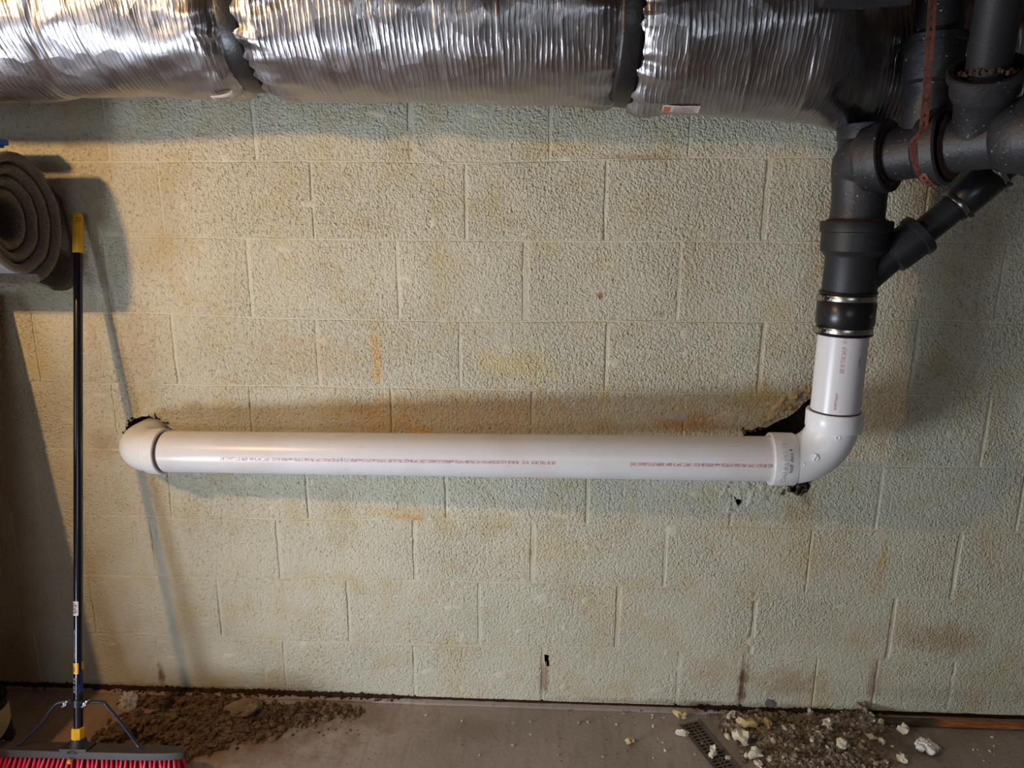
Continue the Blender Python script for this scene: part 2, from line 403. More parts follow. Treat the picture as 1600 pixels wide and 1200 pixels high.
# rubble in and under the hole
bm = NB(); random.seed(3)
for _ in range(30):
    q = at(random.uniform(1222, 1264), random.uniform(757, 776), -.002); chunk(bm, q+Vector((0, random.uniform(-.004, .02), 0)), [random.uniform(.003, .009) for _ in range(3)])
for k in range(26):
    t = k/25; q = at(1160+40*t, 672-6*t+random.uniform(-3, 6), 0); chunk(bm, q+Vector((0, random.uniform(.0, .03), 0)), [random.uniform(.003, .008) for _ in range(3)])
o = obj('rubble', bm, plain('rubble', (104, 88, 74), .95, vs=70, c2=(50, 42, 38)), wall, True, 30, loc=(0, 0, 0)); o['kind'] = 'stuff'
bm = NB()
for x, z in HOLE1:
    for _ in range(2):
        if z > HOLE1[0][1]-.03: chunk(bm, (x+random.uniform(-.004, .004), random.uniform(-.002, .012), z+random.uniform(-.004, .004)), [random.uniform(.002, .006) for _ in range(3)])
o = obj('hole_crumbs', bm, plain('hole_crumbs', (74, 58, 44), .95, vs=70, c2=(40, 32, 26)), wall, True, 30, loc=(0, 0, 0)); o['kind'] = 'stuff'

# ---------------------------------------------------------------- floor, ledge, room shell
def floor_material():
    M, nt, b = nmat('painted_concrete'); p = worldpos(nt)
    c = mixc(nt, ramp(nt, noi(nt, p, 3, 4), .35, .65), lin((166, 155, 148)), lin((146, 135, 128)))
    sc = N(nt, 'ShaderNodeMapping'); nt.links.new(p, sc.inputs[0]); sc.inputs['Scale'].default_value = (14, 2, 1); sc.inputs['Rotation'].default_value = (0, 0, .35)
    c = mixc(nt, ramp(nt, noi(nt, sc.outputs[0], 3, 4), .5, .8, 0, .5), c, lin((112, 100, 92)))
    for (px, py, sx, sy, st, col) in [(330, 1150, .40, .12, .9, (112, 84, 62)), (150, 1130, .5, .3, .6, (140, 104, 70)), (560, 1120, .22, .07, .6, (112, 86, 68)), (1370, 1150, .16, .09, .8, (86, 66, 50)), (1260, 1150, .26, .10, .7, (92, 78, 66)), (740, 1140, .10, .06, .3, (110, 84, 70)), (1600, 1135, .3, .02, .4, (100, 90, 70))]:
        q = fl(px, py); v = N(nt, 'ShaderNodeVectorMath', operation='SUBTRACT'); nt.links.new(p, v.inputs[0]); v.inputs[1].default_value = q
        m2 = N(nt, 'ShaderNodeVectorMath', operation='MULTIPLY'); nt.links.new(v.outputs[0], m2.inputs[0]); m2.inputs[1].default_value = (1/sx, 1/sy, 0)
        ln = N(nt, 'ShaderNodeVectorMath', operation='LENGTH'); nt.links.new(m2.outputs[0], ln.inputs[0])
        r = math_(nt, 'ADD', ln.outputs['Value'], math_(nt, 'MULTIPLY', math_(nt, 'SUBTRACT', noi(nt, p, 16, 4, .7), .5), 2.4))
        c = mixc(nt, ramp(nt, r, .3, 1.2, st, 0), c, lin(col))
    c = mixc(nt, ramp(nt, noi(nt, p, 90, 2), .66, .72), c, lin((84, 70, 58)))
    nt.links.new(c, b.inputs['Base Color']); b.inputs['Roughness'].default_value = .5
    nt.links.new(ramp(nt, noi(nt, p, 8, 3), .3, .7, .38, .62), b.inputs['Roughness'])
    bump(nt, b, noi(nt, p, 60, 5, .6), 1, .0014); return M
MF = floor_material()
bm = NB(); box(bm, (.8, -2.6, -.05), (7.2, 5.9, .1)); o = obj('floor', bm, MF, None, False); o['kind'] = 'structure'
bm = NB(); nseg = 160; prev = None
for k in range(nseg+1):
    x = X0+(X1-X0)*k/nseg; e = -.026+.0022*mn.noise(Vector((x*5, 0, 0))); h = .006+.001*mn.noise(Vector((x*9, 4, 0)))
    r = [bm.verts.new(v) for v in ((x, .02, h), (x, e+.003, h), (x, e, h-.003), (x, e, -.002))]
    if prev:
        for a in range(3): bm.faces.new((prev[a], r[a], r[a+1], prev[a+1]))
    prev = r
o = obj('trim_1', bm, MF, None, True, 50); o['kind'] = 'structure'
MROOM = plain('dim_painted_block', (104, 98, 94), .9, vs=3); MWOOD = plain('joist_wood', (92, 64, 42), .8, vs=5, c2=(54, 36, 24))
for nm, c, s in (('wall_left', (-2.75, -2.6, 1.15), (.1, 5.9, 2.3)), ('wall_right', (4.35, -2.6, 1.15), (.1, 5.9, 2.3)), ('wall_front', (.8, -5.6, 1.15), (7.2, .1, 2.3))):
    bm = NB(); box(bm, c, s); o = obj(nm, bm, MROOM, None, False); o['kind'] = 'structure'
bm = NB(); box(bm, (.8, -2.6, 2.55), (7.2, 5.9, .06)); o = obj('ceiling', bm, MWOOD, None, False); o['kind'] = 'structure'
jm = None
for k in range(18):
    if jm is None:
        bm = NB(); box(bm, (0, 0, 0), (.04, 5.6, .22)); jo = obj('joist', bm, MWOOD, o, False, loc=(-2.5, -2.7, 2.41)); jm = jo.data
    else: link('joist', jm, None, o, (-2.5+.4*k, -2.7, 2.41))

# ---------------------------------------------------------------- white plastic drain pipe
def pvc_material(name, c=(226, 224, 226)):
    M, nt, b = nmat(name); p = worldpos(nt)
    col = mixc(nt, ramp(nt, noi(nt, p, 5, 4), .45, .7, 0, .5), lin(c), lin((206, 196, 186)))
    mp = N(nt, 'ShaderNodeMapping'); nt.links.new(p, mp.inputs[0]); mp.inputs['Scale'].default_value = (9, 60, 60)
    mp.inputs['Rotation'].default_value = (0, .4, 0)
    f = ramp(nt, noi(nt, mp.outputs[0], 3.3, 3, .6), .68, .72, 0, .45)
    f2 = math_(nt, 'MULTIPLY', f, ramp(nt, noi(nt, p, 4, 1), .5, .55))
    col = mixc(nt, f2, col, lin((140, 130, 122)))
    nt.links.new(col, b.inputs['Base Color']); b.inputs['Roughness'].default_value = .3
    b.inputs['Subsurface Weight'].default_value = .0; b.inputs['Specular IOR Level'].default_value = .45
    return M
MPVC = pvc_material('white_pvc'); MPVC2 = pvc_material('white_pvc_fitting', (236, 238, 240))
MGLUE = plain('purple_primer', (70, 48, 74), .5)
MRED = plain('red_print', (186, 84, 92), .6); MINK = plain('black_print', (60, 60, 66), .6)
PR = .0572
zL = at(300, 705.5, -.105).z; zR = at(1190, 715.5, -.195).z
pa = Vector((at(262, 705, -.10).x, -.108, zL)); pb = Vector((at(1215, 716, -.2).x, -.20, zR))
dirp = (pb-pa).normalized()
drain = empty('drain_pipe', (pa.x, pa.y, pa.z-PR), 'white plastic drain pipe with red print, running along the wall and up to the coupling', 'pipe')
bm = NB(); sweep(bm, [pa-dirp*.02, pa+(pb-pa)*.33, pa+(pb-pa)*.66, pb+dirp*.02], PR, 64); obj('pipe', bm, MPVC, drain)
# left elbow: out of the wall, then along
E0 = Vector((at(222, 700, -.05).x-.0, .10, zL))
cr = .085
bend = []; ex = E0.x; cy_ = pa.y+cr
hub_x = at(240, 705, -.108).x
cc = Vector((ex+cr, cy_, zL))
for k in range(15):
    a = k/14*math.pi/2; bend.append(cc+Vector((-math.cos(a)*cr, -math.sin(a)*cr, (zL-zL))))
pth = [E0, Vector((ex, cy_+.001, zL))]+bend
bm = NB(); sweep(bm, pth+[Vector((max(hub_x, cc.x)+.01, pa.y, zL))], .0585, 56)
el1 = obj('elbow', bm, MPVC2, drain, True, 50)
bm = NB(); hx = at(238, 705, -.11).x; hx2 = at(258, 705, -.11).x
lathe(bm, (hx-.006, pa.y, zL), dirp, [(0, .0585), (.003, .0615), (.008, .0632), (hx2-hx, .0640), (hx2-hx+.004, .0642), (hx2-hx+.006, .0625), (hx2-hx+.006, .0575)], 64)
hub = obj('elbow_hub', bm, MPVC2, drain, True, 35)
bm = NB(); lathe(bm, Vector((hx2+.0005, pa.y, zL)), dirp, [(0, .0574), (.003, .0578), (.006, .0574)], 64); obj('primer_ring', bm, MGLUE, drain)
# right elbow and riser
RX, RY = at(1309, 600, -.205).x, -.205
cr2 = RX-pb.x-.026; zc = zR
bend = []
c2 = Vector((RX-cr2, RY, zR+cr2))
for k in range(17):
    a = k/16*math.pi/2; bend.append(c2+Vector((math.sin(a)*cr2, 0, -math.cos(a)*cr2)))
bm = NB(); sweep(bm, [Vector((pb.x-.005, RY, zR))]+bend+[Vector((RX, RY, zR+cr2+.02))], .0605, 56)
el2 = obj('elbow', bm, MPVC2, drain, True, 50)
hA = at(1203, 716, -.2).x; hB = at(1241, 716, -.2).x
bm = NB(); lathe(bm, (hB, pb.y, zR), -dirp, [(0, .0600), (.003, .0655), (.006, .0668), (hB-hA-.002, .0675), (hB-hA, .0672), (hB-hA+.002, .0655), (hB-hA, .061), (hB-hA-.004, .0572)], 64)
hub1 = obj('elbow_hub', bm, MPVC2, drain, True, 35)
zt_ = at(1300, 641, RY).z
bm = NB(); zb_ = zR+cr2-.017
lathe(bm, (RX, RY, zb_), (0, 0, 1), [(0, .0605), (.003, .0645), (.007, .0660), (zt_-zb_-.003, .0668), (zt_-zb_, .0655), (zt_-zb_, .058)], 64)
hub2 = obj('elbow_hub', bm, MPVC2, drain, True, 35)
bm = NB(); lathe(bm, (RX, RY, zt_), (0, 0, 1), [(-.001, .0574), (.0016, .0580), (.003, .0574)], 64); obj('primer_ring', bm, MGLUE, drain)
zcA = at(1316, 520, RY).z; zcB = at(1322, 458, RY).z
bm = NB(); sweep(bm, [(RX, RY, zt_-.03), (RX, RY, zt_+.05), (RX, RY, zcA+.03)], PR, 64); obj('riser_pipe', bm, MPVC, drain)
# moulded bosses on the elbow
for px, py, r in ((1309, 684, .0065), (1254, 726, .006), (1273, 715, .010)):
    best = None
    q = at(px, py, RY-.058)
    d = (CP-q).normalized()
    # nearest centreline point
    cl = min(bend+[Vector((pb.x, RY, zR))], key=lambda c: (c-q).cross(d).length)
    q = cl+(q-cl).normalized()*.0595; nrm = (q-cl).normalized()
    bm = NB(); lathe(bm, q, nrm, [(-.002, r), (.0018, r), (.0026, r*.86), (.0026, r*.72), (.0012, r*.66)], 28)
    if r > .008: box(bm, q+nrm*.003, (.0035, .004, r*1.6), nrm.to_track_quat('Y', 'Z').to_matrix() @ Matrix.Rotation(-.5, 3, 'Y'), .0006)
    obj('moulded_boss', bm, MPVC2, drain, True, 35)
# printing
def textmesh(body, size):
    c = bpy.data.curves.new('t', 'FONT'); c.body = body; c.size = size; c.resolution_u = 2
    o = bpy.data.objects.new('t', c); COL.objects.link(o); bpy.context.view_layer.update()
    me = bpy.data.meshes.new_from_object(o.evaluated_get(bpy.context.evaluated_depsgraph_get()))
    bpy.data.objects.remove(o); bm = NB(); bm.from_mesh(me)
    bmesh.ops.triangulate(bm, faces=bm.faces)
    return bm, max(v.co.x for v in bm.verts)
def wrap(body, size, length, p0, axis, angdir, rad, name, mat, parent, up_=None):
    """text along axis starting at p0 (on the axis line); angdir = radial direction of the baseline"""
    bm, L = textmesh(body, size); k = length/L; axis = Vector(axis).normalized(); n = Vector(angdir).normalized()
    n = (n-axis*n.dot(axis)).normalized(); v = n.cross(axis); 
    for vt in bm.verts:
        u = vt.co.x*k; a = vt.co.y/rad
        vt.co = Vector(p0)+axis*u+(n*math.cos(a)-v*math.sin(a)*(-1 if up_ else 1))*rad
    return obj(name, bm, mat, parent, False, recalc=False)
zc0 = math.radians(6)
nd = Vector((0, -math.cos(zc0), math.sin(zc0)))
def onpipe(px): 
    q = at(px, 712, -.2); t = (q.x-pa.x)/(pb.x-pa.x)
    for _ in range(3):
        q = at(px, 712, pa.y+(pb.y-pa.y)*t-.057); t = (q.x-pa.x)/(pb.x-pa.x)
    return pa+(pb-pa)*t
LINE = 'THE CHARLOTTE PIPE\u00ae 7400 4" PVC TYPE 1 SCH 40 NSF\u00ae-dwv ASTM D 2665 UPC PVC 1120 PR 220 PSI @ 23\u00b0C NSF\u00ae-pw-G U.P.Code ASTM D 1785-21a UPC SCH 40 PVC WELL CASING IC-6 NSF\u00aewc ASTM F 480 UPC CP-110-P MADE IN U.S.A. 05-30-20'
a0, a1 = onpipe(345), onpipe(812)
wrap(LINE, .0125, (a1-a0).length, a0, dirp, nd, PR+.0004, 'red_print', MRED, drain)
a2, a3 = onpipe(818), onpipe(870)
wrap('21 01   PLNC EXT: 50 302', .0125, (a3-a2).length, a2, dirp, nd, PR+.0004, 'red_print', MRED, drain)
a2, a3 = onpipe(987), onpipe(1211)
wrap('THE CHARLOTTE PIPE\u00ae 7400 4" PVC TYPE 1 SCH 40 NSF\u00ae-dwv ASTM D 2665 UPC PVC 1120 PR 220', .0125, (a3-a2).length, a2, dirp, nd, PR+.0004, 'red_print', MRED, drain)
vd = Vector((CP.x-RX, CP.y-RY, 0)).normalized()
def rot(v, deg): return Matrix.Rotation(R(deg), 3, 'Z') @ v
zz = lambda py: at(1315, py, RY-.05).z
wrap('21 01   PLNC EXT 50 302', .013, zz(525)-zz(583), (RX, RY, zz(525)), (0, 0, -1), rot(vd, 10), PR+.0004, 'red_print', MRED, drain)
wrap('THE CHARLOTTE PIPE\u00ae 7400', .008, zz(614)-zz(640), (RX, RY, zz(614)), (0, 0, -1), rot(vd, 3), PR+.0004, 'red_print', MRED, drain)
wrap('4 FT 01', .009, zz(558)-zz(572), (RX, RY, zz(558)), (0, 0, -1), rot(vd, 50), PR+.0004, 'ink_print', MINK, drain)
# raised lettering round the hub (reads around the circumference)
def wrap_around(body, size, arc, p0, axis, n0, rad, name, mat, parent):
    bm, L = textmesh(body, size); axis = Vector(axis).normalized(); n = Vector(n0); n = (n-axis*n.dot(axis)).normalized()
    for vt in bm.verts:
        a = vt.co.x/L*arc; h = vt.co.y
        q = Matrix.Rotation(a, 3, axis) @ n
        vt.co = Vector(p0)+axis*h+q*rad
    return obj(name, bm, mat, parent, False, recalc=False)
hp = Vector((hA+.008, pb.y, zR))
wrap_around('CHARLOTTE', .017, 1.7, hp+Vector((.014, 0, 0)), (-1, 0, 0), (0, -.75, -.66), .0679, 'raised_lettering', plain('raised_grey', (205, 208, 214), .4), drain)
wrap_around('NSF dwv 4', .011, .9, hp+Vector((.027, 0, 0)), (-1, 0, 0), (0, -1, -.2), .0676, 'ink_print', MINK, drain)

# ---------------------------------------------------------------- rubber coupling with clamps
MRUB = plain('black_rubber', (24, 24, 27), .32, vs=50, spec=.5)
MSTEEL = plain('clamp_steel', (196, 194, 188), .28, 1, vs=300, c2=(150, 146, 140))
MIRON = None
def iron_material():
    M, nt, b = nmat('black_cast_iron'); p = worldpos(nt)
    c = mixc(nt, ramp(nt, noi(nt, p, 14, 4), .4, .7), lin((40, 40, 44)), lin((30, 30, 34)))
    c = mixc(nt, ramp(nt, noi(nt, p, 9, 5, .7), .56, .72, 0, .65), c, lin((78, 60, 48)))
    c = mixc(nt, ramp(nt, noi(nt, p, 150, 1), .74, .76), c, lin((170, 160, 140)))
    nt.links.new(c, b.inputs['Base Color']); b.inputs['Roughness'].default_value = .48
    bump(nt, b, noi(nt, p, 120, 4, .6), 1, .0012); return M
MIRON = iron_material()
MPLBLK = plain('black_fitting', (30, 31, 35), .5, vs=30, bs=.0004, bscale=300)
MRUST = plain('rusty_joint', (84, 56, 38), .95, vs=60, bs=.004, bscale=130, c2=(44, 32, 26))
def clamp(parent, c, axis, rad, wdt, screw_dir):
    axis = Vector(axis).normalized(); c = Vector(c)
    bm = NB(); lathe(bm, c-axis*wdt/2, axis, [(0, rad-.001), (0, rad+.0008), (.001, rad+.0012), (wdt-.001, rad+.0012), (wdt, rad+.0008), (wdt, rad-.001)], 56, False)
    cl = obj('hose_clamp', bm, MSTEEL, parent, True, 35)
    n = Vector(screw_dir); n = (n-axis*n.dot(axis)).normalized(); t = axis.cross(n)
    q = c+n*(rad+.005); M3 = Matrix((t, n, axis)).transposed()
    bm = NB(); box(bm, q+n*.001, (.026, .010, wdt*1.1), M3, .0015)
    lathe(bm, q+t*.022+n*.001, -t, [(0, .0055), (.006, .0055), (.006, .004), (.034, .004)], 16)
    s = obj('clamp_screw', bm, MSTEEL, cl, True, 35, loc=(0, 0, 0))
cz0, cz1 = at(1316, 522, RY).z, at(1322, 455, RY).z
coup = empty('pipe_coupling', (RX, RY, cz0), 'black rubber coupling with two bright steel clamps joining the white riser to the black fitting', 'coupling')
h = cz1-cz0; cr_ = .0625
bm = NB(); lathe(bm, (RX, RY, cz0), (0, 0, 1), [(0, .058), (0, cr_+.002), (.003, cr_+.003), (.006, cr_), (.022, cr_), (.026, cr_+.0035), (h-.026, cr_+.0035), (h-.022, cr_), (h-.006, cr_), (h-.003, cr_+.003), (h, cr_+.002), (h, .058)], 64)
obj('rubber_sleeve', bm, MRUB, coup, True, 50)
sd = rot(vd, -56)
clamp(coup, (RX, RY, cz0+.013), (0, 0, 1), cr_+.0005, .0125, sd); clamp(coup, (RX, RY, cz1-.014), (0, 0, 1), cr_+.0005, .0125, sd)
wrap('4', .02, .012, (RX, RY, (cz0+cz1)/2+.007), (0, 0, -1), rot(vd, 62), cr_+.004, 'moulded_number', plain('moulded_grey', (150, 150, 150), .5), coup)

# ---------------------------------------------------------------- black wye fitting
KX = RX+.002
zw0 = cz1-.03; zh0 = at(1332, 398, RY).z; zh1 = at(1335, 345, RY).z
wye = empty('wye_fitting', (KX, RY, zw0), 'black wye fitting with a wide hub above the white riser, its branch angling up right', 'fitting')
bm = NB()
IR = .0605
lathe(bm, (KX, RY, zw0), (0, 0, 1), [(0, IR), (zh0-zw0-.006, IR), (zh0-zw0+.002, IR+.006), (zh0-zw0+.010, .0735), (zh1-zw0-.026, .0735), (zh1-zw0-.024, .0785), (zh1-zw0-.003, .0785), (zh1-zw0, .076), (zh1-zw0, .062)], 64)
obj('wye_body', bm, MPLBLK, wye, True, 40)
B0 = Vector((KX-.01, RY, at(1318, 455, RY).z)); B1 = at(1395, 398, RY-.01); B2 = at(1440, 365, RY-.012); bd = (B1-B0).normalized()
bm = NB(); lathe(bm, B0, bd, [(0, .050), ((B1-B0).length*.5, .040), ((B1-B0).length-.012, .036), ((B1-B0).length-.004, .036)], 40)
obj('wye_branch', bm, MPLBLK, wye, True, 40)
Lh = (B2-B1).length
bm = NB(); lathe(bm, B1-bd*.012, bd, [(0, .034), (.006, .044), (.020, .046), (Lh-.008, .046), (Lh-.006, .050), (Lh+.010, .050), (Lh+.012, .047), (Lh+.012, .030)], 40)
obj('wye_branch_hub', bm, MPLBLK, wye, True, 40)
wrap_around('4x2', .016, .4, (KX, RY, (zh0+zh1)/2-.012), (0, 0, 1), rot(vd, 22), .0742, 'raised_lettering', plain('raised_black', (52, 52, 58), .5), wye)
# branch pipe & its coupling
BP0 = B2; BPd = (at(1510, 302, RY-.02)-B2).normalized(); BP1 = at(1575, 255, RY-.03)
BPd = (BP1-B2).normalized()
bp = empty('branch_pipe', tuple(B2), 'narrow black pipe slanting up from the wye branch behind the iron fittings', 'pipe')
bm = NB(); sweep(bm, [B2-bd*.02, B2+BPd*.02, BP1+BPd*.03], .0315, 40); obj('pipe', bm, MPLBLK, bp)
cA = at(1484, 322, RY-.02); cA = B2+BPd*(cA-B2).dot(BPd); cB = at(1560, 268, RY-.03); cB = B2+BPd*(cB-B2).dot(BPd); Lc = (cB-cA).length
cp2 = empty('pipe_coupling', tuple(cA), 'small black rubber coupling with two steel clamps on the slanting narrow pipe', 'coupling')
bm = NB(); lathe(bm, cA, BPd, [(0, .032), (0, .0365), (.018, .0365), (.022, .040), (Lc-.022, .040), (Lc-.018, .0365), (Lc, .0365), (Lc, .032)], 40)
obj('rubber_sleeve', bm, MRUB, cp2, True, 50)
sdd = Vector((.5, -.5, -.6))
clamp(cp2, cA+BPd*.010, BPd, .037, .011, sdd); clamp(cp2, cB-BPd*.010, BPd, .037, .011, sdd)

# ---------------------------------------------------------------- cast iron fittings above
def fitting(name, label): return empty(name, (0, 0, 0), label, 'fitting')
zT = at(1340, 196, RY).z-.006
A1 = at(1392, 243, -.285); A2 = at(1478, 228, -.365); A3 = at(1640, 205, -.50)
dA = (A2-A1).normalized()
comb = empty('sweep_fitting', (KX, RY, zh1), 'dark iron sweep fitting standing in the wide black hub and bending right', 'fitting')
bm = NB(); sweep(bm, [(KX, RY, zh1-.02), (KX, RY, zh1+.05), (KX, RY, zT-.01), (KX, RY, zT+.008)], [.0595, .0585, .0575, .0575], 56); obj('upright_pipe', bm, MIRON, comb)
bm = NB(); lathe(bm, (KX, RY, zT-.028), (0, 0, 1), [(0, .057), (.002, .062), (.034, .062), (.036, .06)], 56); obj('upright_hub', bm, MIRON, comb, True, 40)
pts = []
P0 = Vector((KX, RY, zh1+.02)); P3 = A1; h0 = Vector((0, 0, .13)); h1 = dA*.10
for k in range(18):
    t = k/17; pts.append((1-t)**3*P0+3*(1-t)**2*t*(P0+h0)+3*(1-t)*t*t*(P3-h1)+t**3*P3)
bm = NB(); sweep(bm, pts, .0585, 56); obj('sweep_bend', bm, MIRON, comb)
bm = NB(); lathe(bm, A1-dA*.062, dA, [(0, .057), (.012, .070), (.040, .072), (.042, .0775), (.060, .0775), (.063, .074), (.060, .060), (.045, .058)], 56); obj('sweep_hub', bm, MIRON, comb, True, 40)
bm = NB(); lathe(bm, A1-dA*.012, dA, [(0, .056), (.006, .0665), (.009, .064), (.012, .056)], 56); obj('joint_filler', bm, MRUST, comb)
bm = NB(); lathe(bm, (KX, RY, zh1-.003), (0, 0, 1), [(0, .059), (.002, .0685), (.005, .066), (.008, .0585)], 56); obj('joint_filler', bm, MRUST, comb)

# tee 1
tee = empty('tee_fitting', tuple(A1), 'worn iron tee with a square-shouldered hub and perforated strap round it', 'fitting')
L12 = (A2-A1).length
bm = NB(); lathe(bm, A1-dA*.02, dA, [(0, .0545), (L12*.72, .056), (L12*.80, .067), (L12*.96, .0715), (L12*.97, .078), (L12+.02, .078), (L12+.024, .074), (L12+.015, .058), (L12, .056)], 56); obj('tee_body', bm, MIRON, tee, True, 40)
V1 = A1+dA*.050; top1 = at(1446, 92, V1.y-.0)
V1 = Vector((at(1440, 240, V1.y).x, V1.y, A1.z))
zh = at(1446, 132, V1.y).z; zh_ = at(1446, 55, V1.y).z
bm = NB(); lathe(bm, V1, (0, 0, 1), [(0, .052), (.045, .048), (zh-V1.z-.012, .043), (zh-V1.z, .046)], 48); obj('tee_branch', bm, MIRON, tee, True, 40)
bm = NB(); H = zh_-zh; lathe(bm, (V1.x, V1.y, zh), (0, 0, 1), [(0, .044), (.006, .054), (.02, .056), (H-.018, .056), (H-.016, .061), (H-.003, .061), (H, .058), (H, .042)], 48); obj('tee_branch_hub', bm, MIRON, tee, True, 40)
vp = empty('vent_pipe', (V1.x, V1.y, zh_), 'dark iron pipe rising from the square-shouldered hub behind the strap', 'pipe')
bm = NB(); sweep(bm, [(V1.x, V1.y, zh_-.02), (V1.x, V1.y, zh_+.2), (V1.x, V1.y, 2.5)], .046, 48); obj('pipe', bm, MIRON, vp)
# tee 2 nearer the camera
A2b = A2+dA*.01; d3 = (A3-A2b).normalized(); L23 = (A3-A2b).length
tee2 = empty('tee_fitting', tuple(A2b), 'iron tee nearest the right edge, open hub holding a thick black pipe', 'fitting')
bm = NB(); lathe(bm, A2b-d3*.02, d3, [(0, .0545), (L23*.62, .056), (L23*.70, .068), (L23*.9, .072), (L23*.91, .078), (L23+.02, .078), (L23+.02, .05)], 56); obj('tee_body', bm, MIRON, tee2, True, 40)
bm = NB(); lathe(bm, A2b-d3*.004, d3, [(0, .056), (.006, .068), (.010, .056)], 56); obj('joint_filler', bm, MRUST, tee2)
V2 = A2b+d3*.045
z1_ = V2.z+.088; z2_ = z1_+.052; tl = Vector((-.26, -.50, .80)).normalized()
bm = NB(); lathe(bm, V2, tl, [(0, .05), (.04, .047), (z1_-V2.z-.006, .047), (z1_-V2.z+.012, .056)], 48); obj('tee_branch', bm, MIRON, tee2, True, 40)
bm = NB(); H = z2_-z1_
lathe(bm, V2+tl*(z1_-V2.z+.008), tl, [(0, .054), (.01, .0585), (H-.016, .0595), (H-.013, .066), (H, .067), (H+.003, .064), (H+.002, .055), (H-.02, .052), (H-.03, .036)], 56); obj('tee_branch_hub', bm, MIRON, tee2, True, 40)
bm = NB()
random.seed(5)
hc = V2+tl*(z1_-V2.z+.008+H-.012)
for k in range(60):
    a = random.uniform(0, 6.28); chunk(bm, hc+Vector((math.cos(a)*.046, math.sin(a)*.046, random.uniform(-.006, .004))), [random.uniform(.003, .007) for _ in range(3)])
o = obj('rust_flakes', bm, MRUST, tee2, True, 30); o['kind'] = 'stuff'
tp = empty('drop_pipe', tuple(hc), 'thick black pipe dropping straight down into the open hub at top right', 'pipe')
bm = NB(); sweep(bm, [hc-tl*.03, hc+tl*.2, hc+tl*.9], .037, 48); obj('pipe', bm, MPLBLK, tp)
# far iron bar-pipe at the very top
hp_ = empty('ceiling_pipe', tuple(at(1290, -2, -.58)), 'dark narrow pipe crossing the top edge of the frame above the foil duct', 'pipe')
bm = NB(); sweep(bm, [at(1285, -6, -.56), at(1340, -3, -.56), at(1420, -10, -.56)], .018, 24); obj('pipe', bm, MIRON, hp_)

# perforated strap
MCOP = plain('copper_strap', (150, 92, 72), .55, .35, vs=40, c2=(110, 66, 52))
strap = empty('hanger_strap', (V1.x, V1.y-.06, 1.7), 'rusty brown perforated metal strap hanging in front of the iron tee and looping under it', 'strap')
sY = V1.y-.080
sp = [at(1458, -12, sY), at(1455, 40, sY), at(1451, 100, sY), at(1447, 160, sY), at(1443, 205, sY+.0)]
cb = A1+dA*.075; 
un = (Vector((0, 0, 1))-dA*dA.z).normalized(); sn = dA.cross(un)
if sn.y > 0: sn = -sn
for k in range(1, 12):
    a = R(20-k*15); sp.append(cb+dA*.004*k*.6+(sn*math.cos(a)+un*math.sin(a))*.080)
bm = NB(); sw = .0082
# resample and build a band with holes: ladder of quads leaving holes
fine = []
for a, b in zip(sp, sp[1:]):
    n_ = max(1, int((b-a).length/.0042))
    for k in range(n_): fine.append(a+(b-a)*k/n_)
fine.append(sp[-1]); prev = None
wd = rt0.copy()
rowsv = []
for i, q in enumerate(fine):
    t = (fine[min(i+1, len(fine)-1)]-fine[max(0, i-1)]).normalized(); wv = (wd-t*wd.dot(t)).normalized() if i < len(fine)*.7 else (dA-t*dA.dot(t)).normalized()
    rowsv.append([bm.verts.new(q+wv*s) for s in (-sw/1.0, -sw*.32, sw*.32, sw/1.0)])
for i in range(len(rowsv)-1):
    for j in range(3):
        if j == 1 and i % 4 in (1, 2): continue
        a, b = rowsv[i], rowsv[i+1]; bm.faces.new((a[j], a[j+1], b[j+1], b[j]))
o = obj('strap_band', bm, MCOP, strap, False)
md = o.modifiers.new('s', 'SOLIDIFY'); md.thickness = .0012

# ---------------------------------------------------------------- foil-wrapped duct
def foil_material():
    M, nt, b = nmat('crinkled_foil'); p = worldpos(nt)
    b.inputs['Metallic'].default_value = 1; b.inputs['Base Color'].default_value = lin((168, 166, 170))
    nt.links.new(ramp(nt, noi(nt, p, 12, 3), .35, .7, .26, .44), b.inputs['Roughness'])
    sep = N(nt, 'ShaderNodeSeparateXYZ'); nt.links.new(p, sep.inputs[0])
    u = math_(nt, 'ADD', sep.outputs[0], math_(nt, 'MULTIPLY', math_(nt, 'SUBTRACT', noi(nt, p, 7, 2), .5), .03))
    rid = math_(nt, 'SINE', math_(nt, 'MULTIPLY', u, 2*math.pi/.0105))
    rid = math_(nt, 'POWER', math_(nt, 'ADD', math_(nt, 'MULTIPLY', rid, .5), .5), 3)
    mp = N(nt, 'ShaderNodeMapping'); nt.links.new(p, mp.inputs[0]); mp.inputs['Scale'].default_value = (60, 10, 10)
    vert = noi(nt, mp.outputs[0], 2.2, 3, .6)
    mp2 = N(nt, 'ShaderNodeMapping'); nt.links.new(p, mp2.inputs[0]); mp2.inputs['Scale'].default_value = (260, 14, 14); mp2.inputs['Rotation'].default_value = (0, .12, 0)
    vert2 = noi(nt, mp2.outputs[0], 1.6, 2, .6)
    h = math_(nt, 'ADD', math_(nt, 'ADD', math_(nt, 'MULTIPLY', rid, .20), math_(nt, 'MULTIPLY', vert, .42)), math_(nt, 'MULTIPLY', vert2, .22))
    b1 = bump(nt, None, h, 1, .0022)
    vo = N(nt, 'ShaderNodeTexVoronoi', feature='F1'); vo.inputs['Scale'].default_value = 22; nt.links.new(p, vo.inputs['Vector'])
    bump(nt, b, vo.outputs['Distance'], .5, .006, b1)
    return M
MFOIL = foil_material(); MBAND = plain('black_strap', (26, 25, 27), .38, vs=80, bs=.0006, bscale=120)
sx1 = at(402, 140, -.33).x; sx2 = at(970, 158, -.33).x
